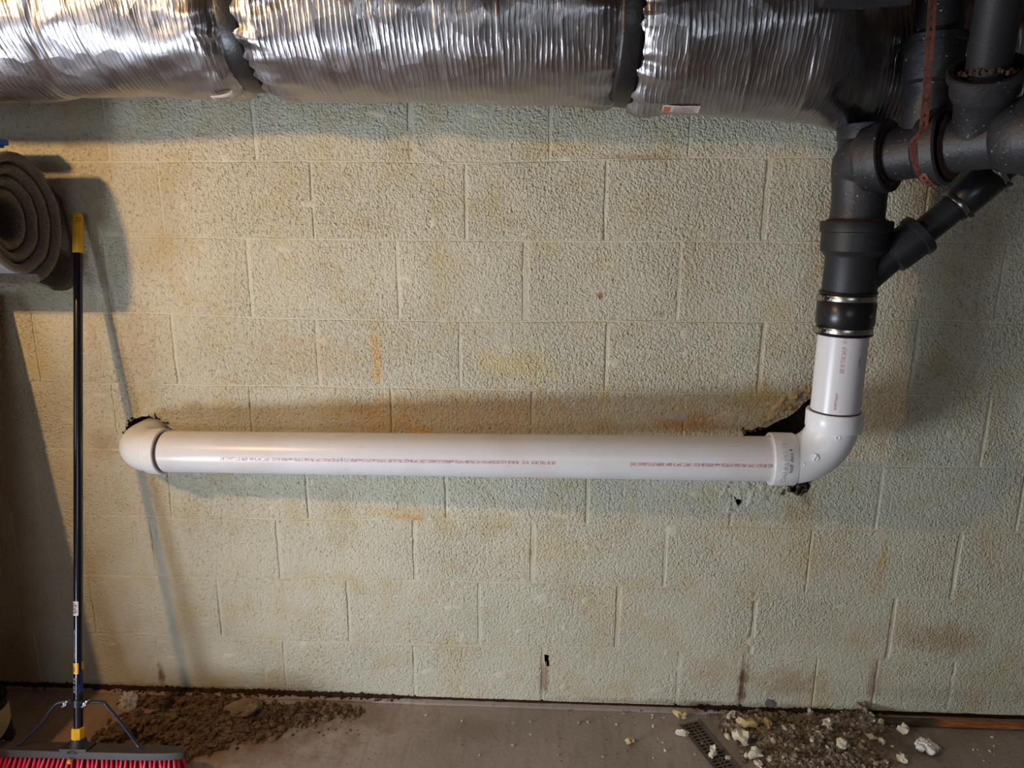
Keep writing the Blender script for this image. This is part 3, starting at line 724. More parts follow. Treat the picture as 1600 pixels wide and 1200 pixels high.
def zbot(x):
    T = [(-1.0, 1.732), (-.05, 1.731), (.3, 1.744), (.9, 1.727), (1.27, 1.722), (1.45, 1.700), (1.68, 1.688), (1.95, 1.676), (3.3, 1.70)]
    for (a, za), (b, zb) in zip(T, T[1:]):
        if a <= x <= b:
            t = (x-a)/(b-a); t = t*t*(3-2*t); return za+(zb-za)*t
    return 1.70
def duct_r(x):
    t = min(1, max(0, (x-1.75)/.3)); return .168-.010*t
def duct_ry(x):
    t = min(1, max(0, (x-1.72)/.24)); t = t*t*(3-2*t); return .168-.062*t
def duct_c(x):
    t = min(1, max(0, (x-1.72)/.24)); t = t*t*(3-2*t); return Vector((x, -.325+.195*t, zbot(x)+duct_r(x)))
def duct_pt(x, a):
    c = duct_c(x); r = duct_r(x)
    q = Vector((x*3, math.cos(a)*1.2, math.sin(a)*1.2))
    d = .006*mn.noise(q*1.7)+.003*mn.noise(Vector((x*9, math.cos(a)*2, math.sin(a)*2)))
    for s, wd_, dp in ((sx1, .035, .024), (sx2, .026, .013)):
        e = abs(x-s); g = math.exp(-(e/wd_)**2)
        d -= dp*g
        g2 = math.exp(-(e/.075)**2)*(1-math.exp(-(e/.018)**2))
        d += g2*.022*(abs(mn.noise(Vector((a*6.5, s*7, (x-s)*5))))*2-.55)+g2*.004*mn.noise(Vector((a*22, s, (x-s)*14)))
    # broad diagonal folds on the left part, crumples at the right end
    if x < sx1-.03:
        d += .010*max(0, mn.noise(Vector((x*7+a*1.3, 2, a*1.2))))-.006*math.exp(-((x-(sx1-.36)-.05*math.sin(a))/.012)**2)
    if x > 1.55:
        k = min(1, (x-1.55)/.4); d += k*.010*mn.noise(Vector((x*16, a*4, 3)))
    d += .00022*math.sin(2*math.pi*(x+.004*mn.noise(Vector((x*4, a*3, 0))))/.0105)*(.4+abs(mn.noise(Vector((x*3, a*2, 9)))))
    # occasional sharper ribs
    ph = (x+.02*math.sin(a)) % .118
    d += .0016*math.exp(-((ph-.05)/.0025)**2)
    return Vector((x, c.y+(duct_ry(x)+d)*math.cos(a), c.z+(r+d)*math.sin(a)))
duct = empty('insulated_duct', (1.2, -.33, 1.70), 'round duct wrapped in crinkled silver foil insulation, held by two black straps along the top', 'duct')
xa_, xb_ = -1.0, 3.2; NXD = 1500; NA = 84
verts = []; faces = []
for i in range(NXD+1):
    x = xa_+(xb_-xa_)*i/NXD
    for j in range(NA): verts.append(duct_pt(x, 2*math.pi*j/NA))
for i in range(NXD):
    for j in range(NA):
        faces.append((i*NA+j, i*NA+(j+1) % NA, (i+1)*NA+(j+1) % NA, (i+1)*NA+j))
me = bpy.data.meshes.new('foil_wrap'); me.from_pydata(verts, [], faces); me.polygons.foreach_set('use_smooth', [True]*len(me.polygons))
bm = NB(); bm.from_mesh(me); bmesh.ops.recalc_face_normals(bm, faces=bm.faces); bm.to_mesh(me); bm.free()
link('foil_wrap', me, MFOIL, duct)
for s, hw, off in ((sx1, .026, .003), (sx2, .024, .012)):
    bm = NB(); prev = None; first = None
    for k in range(72):
        a = 2*math.pi*k/72; r_ = []
        for dx in (-hw, -hw*.6, 0, hw*.6, hw):
            q = duct_c(s+dx); r = duct_r(s)-.021+off+(.003 if abs(dx) < hw*.9 else 0)+.003*mn.noise(Vector((a*3, s, dx*20)))
            r_.append(bm.verts.new((s+dx+.004*math.sin(a*2+s), q.y+r*math.cos(a), q.z+r*math.sin(a))))
        if prev:
            for j in range(4): bm.faces.new((prev[j], prev[j+1], r_[j+1], r_[j]))
        else: first = r_
        prev = r_
    for j in range(4): bm.faces.new((prev[j], prev[j+1], first[j+1], first[j]))
    o = obj('duct_strap', bm, MBAND, duct, True, 60); md = o.modifiers.new('s', 'SOLIDIFY'); md.thickness = .004; md.offset = -1
# stickers on the foil
MSTK = plain('sticker_paper', (214, 200, 190), .6, vs=120); MSTO = plain('sticker_orange', (196, 110, 70), .6); MST2 = plain('sticker_print', (150, 130, 124), .6)
def sticker(x0, x1, a0, a1, mat, off, name='sticker', parent=duct, n=8):
    bm = NB(); g = [[bm.verts.new(duct_pt(x0+(x1-x0)*i/n, a0+(a1-a0)*j/4)+Vector((0, math.cos(a0)*off, math.sin(a0)*off))) for j in range(5)] for i in range(n+1)]
    for i in range(n):
        for j in range(4): bm.faces.new((g[i][j], g[i+1][j], g[i+1][j+1], g[i][j+1]))
    return obj(name, bm, mat, parent, True, 80)
xs0 = at(1034, 178, -.38).x; xs1 = at(1092, 182, -.38).x; aa0, aa1 = R(-113), R(-103)
st_ = sticker(xs0, xs1, aa0, aa1, MSTK, .0022)
sticker(xs0+.002, xs0+.016, aa0+.02, aa1-.02, MSTO, .0028, 'sticker_band')
for k in range(5): sticker(xs0+.022, xs1-.004-.006*(k % 2), aa0+.025+.028*k, aa0+.034+.028*k, MST2, .0028, 'sticker_print')
xs0 = at(328, 142, -.38).x; xs1 = at(362, 148, -.38).x
sticker(xs0, xs1, R(-108), R(-101), MSTK, .009); 
for k in range(2): sticker(xs0+.006, xs1-.008, R(-106.5+2.6*k), R(-105.2+2.6*k), MST2, .0098, 'sticker_print')

# ---------------------------------------------------------------- shelf, tub, carpets (left edge)
MPLY = plain('plywood', (150, 116, 78), .7, vs=8, c2=(120, 88, 56)); MGREY = plain('grey_steel', (110, 112, 116), .5, .6)
rc = Vector((0, -.235, at(28, 338, -.235).z)); rx1 = at(39, 338, -.235).x
shelf_z = rc.z-.168
shelf = empty('storage_shelf', (-1.0, -.17, shelf_z), 'plywood wall shelf on steel brackets just outside the left edge, under the rolled carpet', 'shelf')
bm = NB(); box(bm, (-1.0, -.195, shelf_z-.009), (1.0, .38, .018), None, .002); obj('shelf_board', bm, MPLY, shelf, False)
for x in (-1.42, -1.1):
    bm = NB(); box(bm, (x, -.004, shelf_z-.12), (.03, .006, .2)); box(bm, (x, -.14, shelf_z-.021), (.03, .26, .005)); box(bm, (x, -.10, shelf_z-.10), (.012, .005, .24), Matrix.Rotation(R(-45), 3, 'X'))
    obj('bracket', bm, MGREY, shelf, False)
# unseen leaning panel, added so its shadow falls on the wall's left edge
def carpet_material(name, a, b_, bs=.006, sc=260):
    M, nt, b = nmat(name); p = objpos(nt); n1 = noi(nt, p, sc, 3, .7); n2 = noi(nt, p, 30, 4)
    c = mixc(nt, ramp(nt, n1, .35, .65), lin(a), lin(b_)); c = mixc(nt, ramp(nt, n2, .45, .7, 0, .5), c, lin(tuple(v*.72 for v in a)))
    nt.links.new(c, b.inputs['Base Color']); b.inputs['Roughness'].default_value = 1; b.inputs['Specular IOR Level'].default_value = .1
    b.inputs['Sheen Weight'].default_value = .3
    bump(nt, b, n1, 1, bs); return M
MCARP = carpet_material('carpet_pile', (150, 132, 118), (96, 84, 76)); MBACK = carpet_material('carpet_backing', (176, 178, 190), (150, 152, 166), .001, 400)
roll = empty('carpet_roll', (rx1-.5, rc.y, rc.z-.16), 'rolled grey-brown carpet, its spiral end facing right, at the left edge of the photo', 'carpet')
# spiral cross-section in (y, z): thick carpet strip
turns = 3.6; r0 = .050; r1 = .144; th = .0225
def spiral(t): return r0+(r1-r0)*t
bm = NB(); M_ = 170; NXR = 22; x_in = rx1-.9
rr_ = random.Random(4)
grid_o = []; grid_i = []
tele = lambda t: -.050*(1-t)**1.1      # inner turns sit slightly deeper
def spt(t, r): 
    a = -math.pi*.55-turns*2*math.pi*(1-t)
    return Vector((0, rc.y-.92*r*math.cos(a), rc.z+1.06*r*math.sin(a)))
rings = []
for k in range(M_+1):
    t = k/M_; r = spiral(t); po = spt(t, r+th/2*.92); pi_ = spt(t, r-th/2*.92); pm = (po+pi_)/2
    j = .0035*mn.noise(Vector((k*.35, 0, 0)))+.002*mn.noise(Vector((k*1.3, 5, 0)))
    xe = rx1+tele(t)+j
    sec = []
    # rounded cut edge: back-outer ... front-outer, bulge, front-inner ... back-inner
    for (q, x) in ((po, x_in), (po, xe-.010), (po*.85+pi_*.15, xe-.003), (pm, xe), (po*.15+pi_*.85, xe-.003), (pi_, xe-.010), (pi_, x_in)):
        sec.append(bm.verts.new((x, q.y, q.z)))
    rings.append(sec)
for a, b in zip(rings, rings[1:]):
    for j in range(6): 
        f = bm.faces.new((a[j], a[j+1], b[j+1], b[j]))
        f.material_index = 1 if j == 0 else 0
bm.faces.new(rings[0]); bm.faces.new(rings[-1])
o = obj('carpet_strip', bm, MCARP, roll, True, 60); o.data.materials.append(MBACK)
bm = NB(); rr = random.Random(8)
for k in range(900):
    t = rr.random()**.7; r = spiral(t)+rr.uniform(-.45, .45)*th; q = spt(t, r); x = rx1+tele(t)-.003
    d = Vector((rr.uniform(.2, 1), rr.uniform(-.8, .8), rr.uniform(-.8, .8))).normalized()*rr.uniform(.002, .006)
    s_ = Vector((0, rr.uniform(-1, 1), rr.uniform(-1, 1))).normalized()*.0007; b0 = Vector((x, q.y, q.z))
    bm.faces.new([bm.verts.new(v) for v in (b0-s_, b0+s_, b0+d)])
o = obj('carpet_fibres', bm, MCARP, roll, False, recalc=False); o['kind'] = 'stuff'
# carpet piece hanging behind and below the roll
cxr = at(108, 360, -.012).x; zt2, zb2 = at(105, 292, -.02).z, at(108, 446, -.04).z
remn = empty('carpet_remnant', (cxr-.4, -.02, zb2), 'flat carpet piece hanging against the wall behind the rolled carpet, frayed lower edge', 'carpet')
bm = NB(); prof = [(-.004, zt2+.02), (-.006, zt2-.03), (-.006, (zt2+zb2)/2), (-.008, zb2+.05), (-.018, zb2+.018), (-.035, zb2+.004), (-.055, zb2+.0), (-.08, zb2+.002), (-.11, zb2+.006)]
prevr = None; nx = 40
for i in range(nx+1):
    x = cxr-.42*(1-i/nx); col_ = []
    e = (1-i/nx)
    for j, (y, z) in enumerate(prof):
        zz_ = z+(.020*min(1, e*8) if j >= 3 else 0)+.0025*mn.noise(Vector((x*20, j, 0)))
        col_.append((bm.verts.new((x-(.06, .012)[j]*(i/nx)**8 if j < 2 else x, y-.014, zz_)), bm.verts.new((x-(.06, .012)[j]*(i/nx)**8 if j < 2 else x, y, zz_-(.012 if j > 3 else 0)))))
    if prevr:
        for j in range(len(prof)-1):
            bm.faces.new((prevr[j][0], col_[j][0], col_[j+1][0], prevr[j+1][0])); bm.faces.new((prevr[j][1], prevr[j+1][1], col_[j+1][1], col_[j][1]))
        bm.faces.new((prevr[0][0], prevr[0][1], col_[0][1], col_[0][0])); bm.faces.new((prevr[-1][0], col_[-1][0], col_[-1][1], prevr[-1][1]))
    prevr = col_
bm.faces.new([c[0] for c in prevr]+[c[1] for c in reversed(prevr)])
obj('carpet_sheet', bm, MCARP, remn, True, 60)
bm = NB()
for k in range(500):
    x = cxr-rr.random()**1.5*.4; j = rr.random()
    if rr.random() < .4: b0 = Vector((cxr, -.008-.012*rr.random(), zt2+(zb2-zt2)*rr.random()))
    else: b0 = Vector((x, -.02-.08*rr.random(), zb2+.012))
    d = Vector((rr.uniform(-.5, 1), rr.uniform(-1, .3), rr.uniform(-1, .5))).normalized()*rr.uniform(.003, .008); s_ = Vector((.0004, .0004, .0006))
    bm.faces.new([bm.verts.new(v) for v in (b0-s_, b0+s_, b0+d)])
o = obj('frayed_fibres', bm, MCARP, remn, False, recalc=False); o['kind'] = 'stuff'
# blue tub on top of the roll
tx = at(17, 241, -.14).x; tz = rc.z+.1648
tub = empty('plastic_tray', (tx-.2, -.12, tz), 'corner of a flat blue plastic tray resting on top of the carpet roll', 'tray')
MBLUE = plain('blue_plastic', (36, 104, 214), .4, vs=20)
bm = NB(); box(bm, (tx-.2, -.205, tz+.013), (.40, .13, .014), None, .003); o = obj('tray_top', bm, MBLUE, tub, False)
bm = NB(); box(bm, (tx-.2, -.205, tz+.0035), (.385, .115, .007), None, .002); obj('tray_base', bm, MBLUE, tub, False)

MCARD = plain('cardboard', (150, 118, 84), .85, vs=12)
for k, (z, sx_, label_) in enumerate(((0, 1.0, 'large cardboard box added just outside the left edge to block the low light'), (.48, .94, 'cardboard box stacked on the large one, added to block the low light'))):
    cb_ = empty('light_blocker_box', (-.36-sx_/2, -.86, z), label_, 'box')  # unseen boxes, added to keep the low lamp off the left wall
    bm = NB(); box(bm, (-.36-sx_/2, -.86, z+.239), (sx_, .34, .474), None, .003); obj('blocker_carton', bm, MCARD, cb_, False)
    bm = NB(); box(bm, (-.36-sx_/2, -.86, z+.4772), (sx_-.01, .05, .0012)); obj('tape', bm, plain('packing_tape', (176, 150, 110), .3), cb_, False)
pan = empty('shadow_panel', (-.62, -.3, 0), 'unseen plywood panel added outside the left edge to cast the slanting wall shadow', 'panel')  # added out of view, shaped to throw the slanting shade
bl = at(10, 440, 0); 
# its right edge: points on the lines from the bulb to the shadow edge
LB = Vector((-.38, -1.33, 1.88))
def onray(sh, y): t = (y-LB.y)/(sh.y-LB.y); return LB+(sh-LB)*t
e_top = onray(bl, -.03); e_bot = onray(at(128, 935, 0), -.30)
dd = (e_bot-e_top).normalized(); e_bot = e_top+dd*((e_top.z-.003)/-dd.z); e_top = e_top+dd*max(0, e_top.z-shelf_z+.05)
bm = NB()
for off in (0, .012):
    for q in (e_top, e_bot): pass
A = [e_top, e_bot, e_bot+Vector((-.6, 0, 0)), e_top+Vector((-.6, 0, 0))]
nv = Vector((0, -.012, 0)); f = [bm.verts.new(v) for v in A]; g = [bm.verts.new(v+nv) for v in A]
bm.faces.new(f); bm.faces.new(g)
for k in range(4): bm.faces.new((f[k], f[(k+1) % 4], g[(k+1) % 4], g[k]))
obj('panel_board', bm, MPLY, pan, False)

# ---------------------------------------------------------------- push broom
MNAVY = plain('navy_enamel', (14, 16, 28), .22, vs=30, coat=.3); MYEL = plain('yellow_plastic', (236, 176, 32), .4, vs=30)
MBLK = plain('black_plastic', (40, 38, 42), .5, vs=40); MHEAD = plain('broom_block', (66, 58, 58), .6, vs=40, bs=.0005)
MPINK = plain('pink_bristle', (232, 40, 88), .45, vs=60, c2=(186, 20, 60)); MBLUEP = plain('blue_tube', (28, 52, 128), .3, vs=30)
PT = at(122, 333, -.028); PB = at(122.5, 1163, -.375)
pdir = (PT-PB).normalized(); PLn = (PT-PB).length
PBf = PB.copy()
broom = empty('push_broom', (PB.x, PB.y-.03, 0), 'push broom with navy pole, yellow collar and pink bristles, leaning beside the carpet roll', 'broom')
pr = .0112
def pol(py):
    """distance along pole for an image row"""
    best = min(range(0, 2001), key=lambda k: abs(row(PB+pdir*PLn*k/2000)-py)); return PLn*best/2000
def row(p):
    d = p-CP; return 600-FPX*d.dot(up)/d.dot(fw)
s_y = pol(393); s_l = pol(1040); s_c0, s_c1 = pol(1152), pol(1136)
bm = NB(); lathe(bm, PB, pdir, [(0, pr), (s_l, pr), (s_y+.01, pr)], 32); pole = obj('pole', bm, MNAVY, broom)
# yellow cap with a hanging hole
bm = NB(); e = PLn
n_ = 32; u_, v_ = frame(pdir)
lathe(bm, PB, pdir, [(s_y-.004, pr+.0005), (s_y-.002, pr+.0022), (e-.045, pr+.0022), (e-.01, pr+.0018), (e-.003, pr), (e, pr*.6)], 32)
cap = obj('end_cap', bm, MYEL, broom, True, 45)
fr = (Vector((CP.x, CP.y, PT.z))-PT).normalized()
hq = PB+pdir*(e-.02)+(fr-pdir*fr.dot(pdir)).normalized()*(pr+.0005)
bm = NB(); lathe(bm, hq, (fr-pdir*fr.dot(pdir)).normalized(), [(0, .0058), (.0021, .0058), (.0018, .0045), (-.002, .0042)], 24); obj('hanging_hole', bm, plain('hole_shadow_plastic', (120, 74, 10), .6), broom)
# printed bands and labels on the pole (thin sleeves over part of the circumference)
def polepatch(py0, py1, a0, a1, mat, name, off=.0004, parent=broom):
    s0, s1 = pol(py1), pol(py0); f0 = (fr-pdir*fr.dot(pdir)).normalized(); bm = NB(); prev = None
    for k in range(9):
        a = R(a0+(a1-a0)*k/8); d = Matrix.Rotation(a, 3, pdir) @ f0
        r_ = [bm.verts.new(PB+pdir*s+d*(pr+off)) for s in (s0, s1)]
        if prev: bm.faces.new((prev[0], r_[0], r_[1], prev[1]))
        prev = r_
    return obj(name, bm, mat, parent, True, 60)
MSIL = plain('silver_print', (170, 172, 178), .5); MWHT = plain('barcode_white', (224, 222, 226), .6)
polepatch(1034, 1051, -85, 0, MYEL, 'yellow_print'); polepatch(1033, 1046, 42, 100, MYEL, 'yellow_print')
polepatch(1048, 1068, 20, 130, MBLUEP, 'blue_print'); polepatch(1068, 1082, 0, 130, MBLUEP, 'blue_print')
polepatch(938, 960, -88, 0, MWHT, 'barcode_label')
for k in range(7): polepatch(940.5+2.6*k, 941.6+2.6*k+(k % 2)*.6, -75, -15 if k % 3 else -30, MINK, 'barcode_bar', .0007)
f0 = (fr-pdir*fr.dot(pdir)).normalized()
def poletext(body, py0, py1, ang, size, mat):
    s0, s1 = pol(py0), pol(py1); d = Matrix.Rotation(R(ang), 3, pdir) @ f0
    wrap(body, size, abs(s0-s1), PB+pdir*s0, -pdir, d, pr+.0006, 'pole_print', mat, broom)
poletext('HEAVY DUTY PUSH BROOM', 982, 1030, -38, .006, MSIL); poletext('24 IN', 1056, 1080, -40, .012, MSIL); poletext('9', 1038, 1048, -38, .010, MINK)
# collar + socket
bm = NB(); s0, s1 = pol(1153), pol(1136)
lathe(bm, PB, pdir, [(s0-.004, .013), (s0, .0165), (s1-.003, .0165), (s1, .0145), (s1, .011)], 8); obj('collar', bm, MYEL, broom, False)
hz0 = .088
bm = NB(); lathe(bm, PB-pdir*.012, pdir, [(0, .030), (.006, .028), (.014, .022), (.024, .0185), (s0+.012, .0168), (s0+.013, .014)], 28); obj('socket', bm, MBLK, broom, True, 40)
# head block
rotz = R(1.5); HC = Vector((PB.x+.0, PB.y-.004, PB.z-.016)); hl, hwid, hh = .586, .052, .018
tiltm = Matrix.Rotation(rotz, 3, 'Z') @ Matrix.Rotation(R(.6), 3, 'Y') @ Matrix.Rotation(R(-15), 3, 'X')
bm = NB(); outl = []
for k in range(40):
    a = 2*math.pi*k/40; cx_, sy_ = math.cos(a), math.sin(a)
    x = math.copysign(abs(cx_)**.35, cx_)*hl/2; y = math.copysign(abs(sy_)**.8, sy_)*hwid/2; outl.append((x, y))
lay = []
for z, sc in ((-hh/2, .995), (-hh/2+.002, 1), (hh/2-.006, 1), (hh/2-.001, .985), (hh/2, .96)):
    lay.append([bm.verts.new(HC+tiltm @ Vector((x*(1-(1-sc)*.2), y*sc, z))) for x, y in outl])
for a, b in zip(lay, lay[1:]):
    for k in range(40): bm.faces.new((a[k], a[(k+1) % 40], b[(k+1) % 40], b[k]))
bm.faces.new(lay[0]); bm.faces.new(lay[-1]); obj('head_block', bm, MHEAD, broom, True, 40)
bm = NB(); box(bm, HC+Vector((0, 0, .011)), (.075, .046, .010), tiltm, .003); obj('socket_base', bm, MBLK, broom, False)
bm = NB(); lathe(bm, HC+tiltm @ Vector((-.002, -.030, -.012)), (0, -1, -.3), [(0, .006), (.006, .006), (.008, .003)], 16); obj('bolt', bm, MYEL, broom)
# bristle tufts
bm = NB(); tl_ = HC.z-hh/2-.001
rrb = random.Random(2)
for k in range(10):
    a = k*.628; tip = Vector((math.cos(a)*.0075+rrb.uniform(-.001, .001), math.sin(a)*.0075, -.082-rrb.uniform(0, .004)))
    base = Vector((math.cos(a)*.0024, math.sin(a)*.0024, 0)); t_ = Vector((-math.sin(a), math.cos(a), 0))
    mid = base*.4+tip*.6
    r1_ = [bm.verts.new(base+t_*s) for s in (-.0014, .0014)]; r2_ = [bm.verts.new(mid+t_*s) for s in (-.002, .002)]; r3_ = [bm.verts.new(tip+t_*s) for s in (-.0016, .0016)]
    bm.faces.new((r1_[0], r1_[1], r2_[1], r2_[0])); bm.faces.new((r2_[0], r2_[1], r3_[1], r3_[0]))
sweep(bm, [(0, 0, 0), (0, 0, -.04), (0, 0, -.078)], [.0026, .0048, .0062], 10)
tuft0 = None
for ry in range(5):
    yy = -hwid/2+.008+ry*(hwid-.016)/4
    for k in range(44):
        xx = -hl/2+.012+(hl-.024)*(k+.5*(ry % 2))/44
        if abs(xx+.002) < .009 and ry < 2: continue
        q = HC+tiltm @ Vector((xx, yy, -hh/2+.001))
        if tuft0 is None: tuft0 = obj('bristle_tuft', bm, MPINK, broom, True, 60, loc=q-broom.location); o = tuft0
        else: o = tuft0.copy(); COL.objects.link(o); o.location = q-broom.location
        o.rotation_euler = (R(-6+3*(2-ry)-8)+R(rrb.uniform(-2, 2)), R(xx/hl*2*-16-(4 if xx < 0 else 3)*rrb.uniform(.2, 1)), rrb.uniform(0, 6))
        o.rotation_euler = (R((ry-2)*5-15), R(-xx/hl*22+(8 if xx < 0 else 0)+rrb.uniform(-2, 2)), rrb.uniform(-.3, .3))
# braces with wing nuts
MBR = plain('brace_steel', (44, 50, 62), .4, .3, vs=60)
bq = PB+pdir*pol(1097)
for sgn, pts_px in ((1, [(134, 1097), (160, 1097), (166, 1102), (190, 1130), (212, 1160), (218, 1168)]), (-1, [(112, 1097), (96, 1097), (84, 1103), (64, 1130), (42, 1152), (28, 1166)])):
    pts = []
    for i, (x, y) in enumerate(pts_px):
        t = i/(len(pts_px)-1); Y = bq.y-.012+(HC.y-.004-bq.y+.012)*t; pts.append(at(x, y, Y))
    pts = [bq+Vector((0, -.002, 0))+Vector((sgn*.004, 0, 0))]+pts
    sm = []
    for i in range(len(pts)-1):
        for k in range(5):
            t = k/5; p0 = pts[max(0, i-1)]; p1 = pts[i]; p2 = pts[i+1]; p3 = pts[min(len(pts)-1, i+2)]
            sm.append(.5*((2*p1)+(p2-p0)*t+(2*p0-5*p1+4*p2-p3)*t*t+(3*p1-p0-3*p2+p3)*t**3))
    sm.append(pts[-1])
    bm = NB(); sweep(bm, sm, .0042, 14); br = obj('brace', bm, MBR, broom)
    wq = at(135 if sgn > 0 else 104, 1098, bq.y-.02)
    bm = NB(); lathe(bm, wq, (0, -1, .2), [(-.012, .003), (.004, .003), (.004, .0048), (.009, .0042)], 14)
    box(bm, wq+Vector((.003, -.008, .005)), (.0045, .003, .016), Matrix.Rotation(.6, 3, 'Y'), .001)
    box(bm, wq+Vector((-.004, -.008, -.004)), (.0045, .003, .014), Matrix.Rotation(.9, 3, 'Y'), .001)
    obj('wing_nut', bm, plain('bright_zinc', (206, 208, 212), .3, .9), br, True, 40, loc=(0, 0, 0))
bm = NB(); lathe(bm, bq-pdir*.009, pdir, [(0, pr), (0, pr+.003), (.018, pr+.003), (.018, pr)], 28); obj('brace_clamp', bm, MBR, broom, True, 40)

# ---------------------------------------------------------------- paint tin at lower left corner
q = fl(-24, 1162); tin = empty('paint_tin', (q.x, q.y, 0), 'dark tin with a cream label at the lower left corner, beyond the broom', 'tin')
tr = .072
bm = NB(); lathe(bm, (q.x, q.y, 0), (0, 0, 1), [(0, tr), (.003, tr+.003), (.006, tr), (.135, tr), (.138, tr+.003), (.142, tr+.002), (.142, tr-.006), (.136, tr-.012)], 48)
obj('tin_body', bm, plain('tin_navy', (28, 28, 36), .4, .4), tin, True, 35)
bm = NB(); prev = None
for k in range(21):
    a = R(-100+150*k/20); d = Vector((math.cos(a), math.sin(a), 0)); wv = .018*math.sin(a*2.2)
    r_ = [bm.verts.new(Vector((q.x, q.y, z_))+d*(tr+.0006)) for z_ in (.048+wv, .118)]
    if prev: bm.faces.new((prev[0], r_[0], r_[1], prev[1]))
    prev = r_
obj('tin_label', bm, plain('cream_label', (190, 172, 132), .6), tin)
bm = NB(); chunk(bm, (q.x+tr+.003, q.y-.02, .028), (.004, .006, .006)); obj('handle_lug', bm, MWHT, tin)

# ---------------------------------------------------------------- clear plastic crumple
q = fl(202, 1110, .0); pl = empty('plastic_wrap', (q.x, q.y, 0), 'crumpled scrap of clear plastic standing by the dirt heap near the wall', 'plastic')
M, nt, b = nmat('clear_film'); b.inputs['Roughness'].default_value = .06; b.inputs['Alpha'].default_value = .34; b.inputs['Base Color'].default_value = (.85, .88, .9, 1); b.inputs['Specular IOR Level'].default_value = 1
bump(nt, b, noi(nt, objpos(nt), 60, 3), 1, .004)
bm = NB(); r_ = bmesh.ops.create_icosphere(bm, subdivisions=4, radius=1)
for v in r_['verts']:
    k = 1+.7*mn.noise(v.co*2.2)+.35*mn.noise(v.co*6); v.co = Vector((v.co.x*.022*k, v.co.y*.016*k, max(0, .028+v.co.z*.03*k)))+Vector((q.x, q.y, .001))
obj('film', bm, M, pl, True, 25)

# ---------------------------------------------------------------- dirt heap at left
def soil_mat(name, a, b_, d=.004):
    M, nt, b = nmat(name); p = worldpos(nt)
    c = mixc(nt, ramp(nt, noi(nt, p, 34, 4, .7), .35, .65), lin(a), lin(b_)); c = mixc(nt, ramp(nt, noi(nt, p, 130, 2), .62, .7, 0, .5), c, lin(tuple(min(255, v*1.45) for v in a)))
    nt.links.new(c, b.inputs['Base Color']); b.inputs['Roughness'].default_value = .95; b.inputs['Specular IOR Level'].default_value = .2
    bump(nt, b, noi(nt, p, 160, 4, .7), 1, d); return M
MSOIL = soil_mat('brown_soil', (126, 102, 80), (68, 54, 42)); MRUB2 = soil_mat('grey_rubble', (176, 162, 144), (98, 84, 70))
def heap(name, label, cat, spots, hgt, mat, crumbs, cr_rng, seed, parent_y=-.028):
    """spots: (px, py, rx, ry, h) mounds in floor coordinates"""
    rnd = random.Random(seed); cs = [(fl(a, b_).x, fl(a, b_).y, rx, ry, h) for a, b_, rx, ry, h in spots]
    def H(x, y):
        h = 0
        for cx, cy, rx, ry, hh_ in cs:
            d = ((x-cx)/rx)**2+((y-cy)/ry)**2
            if d < 1: h = max(h, hh_*(1-d)**.8)
        if h > 0:
            h *= (.75+.9*mn.noise(Vector((x*28, y*28, seed))));  h += .004*mn.noise(Vector((x*90, y*90, seed)))
        return h-.0006
    x0 = min(c[0]-c[2] for c in cs); x1 = max(c[0]+c[2] for c in cs); y0 = min(c[1]-c[3] for c in cs); y1 = min(.015, max(c[1]+c[3] for c in cs)); st = .0045
    bm = NB(); vs = {}
    nx = int((x1-x0)/st); ny = int((y1-y0)/st)
    def v(i, j):
        if (i, j) not in vs: x = x0+i*st; y = y0+j*st; vs[(i, j)] = bm.verts.new((x, y, H(x, y)))
        return vs[(i, j)]
    for i in range(nx):
        for j in range(ny):
            x = x0+(i+.5)*st; y = y0+(j+.5)*st
            if H(x, y) > -.0002: bm.faces.new((v(i, j), v(i+1, j), v(i+1, j+1), v(i, j+1)))
    for _ in range(crumbs):
        c = rnd.choice(cs); a = rnd.uniform(0, 6.28); r = rnd.random()**.6*1.18; x = c[0]+math.cos(a)*r*c[2]; y = c[1]+math.sin(a)*r*c[3]
        if y > -.004: continue
        s = cr_rng[0]+(cr_rng[1]-cr_rng[0])*rnd.random()**3; z = max(0, H(x, y))
        random.seed(rnd.random()); chunk(bm, (x, y, z+s*.3), (s, s*rnd.uniform(.6, 1), s*rnd.uniform(.5, .9)), 1)
    o = obj(name, bm, mat, None, True, 35); tag(o, label, cat, None, 'stuff'); return o, H
dirt, HD = heap('dirt_heap', 'heap of loose brown dirt and small clods against the wall right of the broom', 'dirt',
    [(250, 1140, .16, .075, .034), (330, 1120, .12, .07, .026), (200, 1160, .09, .06, .022), (300, 1098, .22, .035, .016), (430, 1118, .16, .05, .012), (500, 1112, .12, .035, .008), (390, 1140, .10, .05, .010), (290, 1165, .10, .05, .012)], 0, MSOIL, 2200, (.002, .013), 21)
rub, HR = heap('rubble_heap', 'spread of grey-brown cement crumbs on the floor at lower right beside the drain', 'rubble',
    [(1210, 1150, .12, .06, .016), (1290, 1160, .14, .08, .018), (1345, 1128, .09, .045, .028), (1200, 1120, .16, .03, .010), (1320, 1190, .12, .05, .012), (1160, 1140, .06, .05, .006), (1240, 1190, .12, .04, .010)], 0, MRUB2, 3400, (.0016, .009), 22)
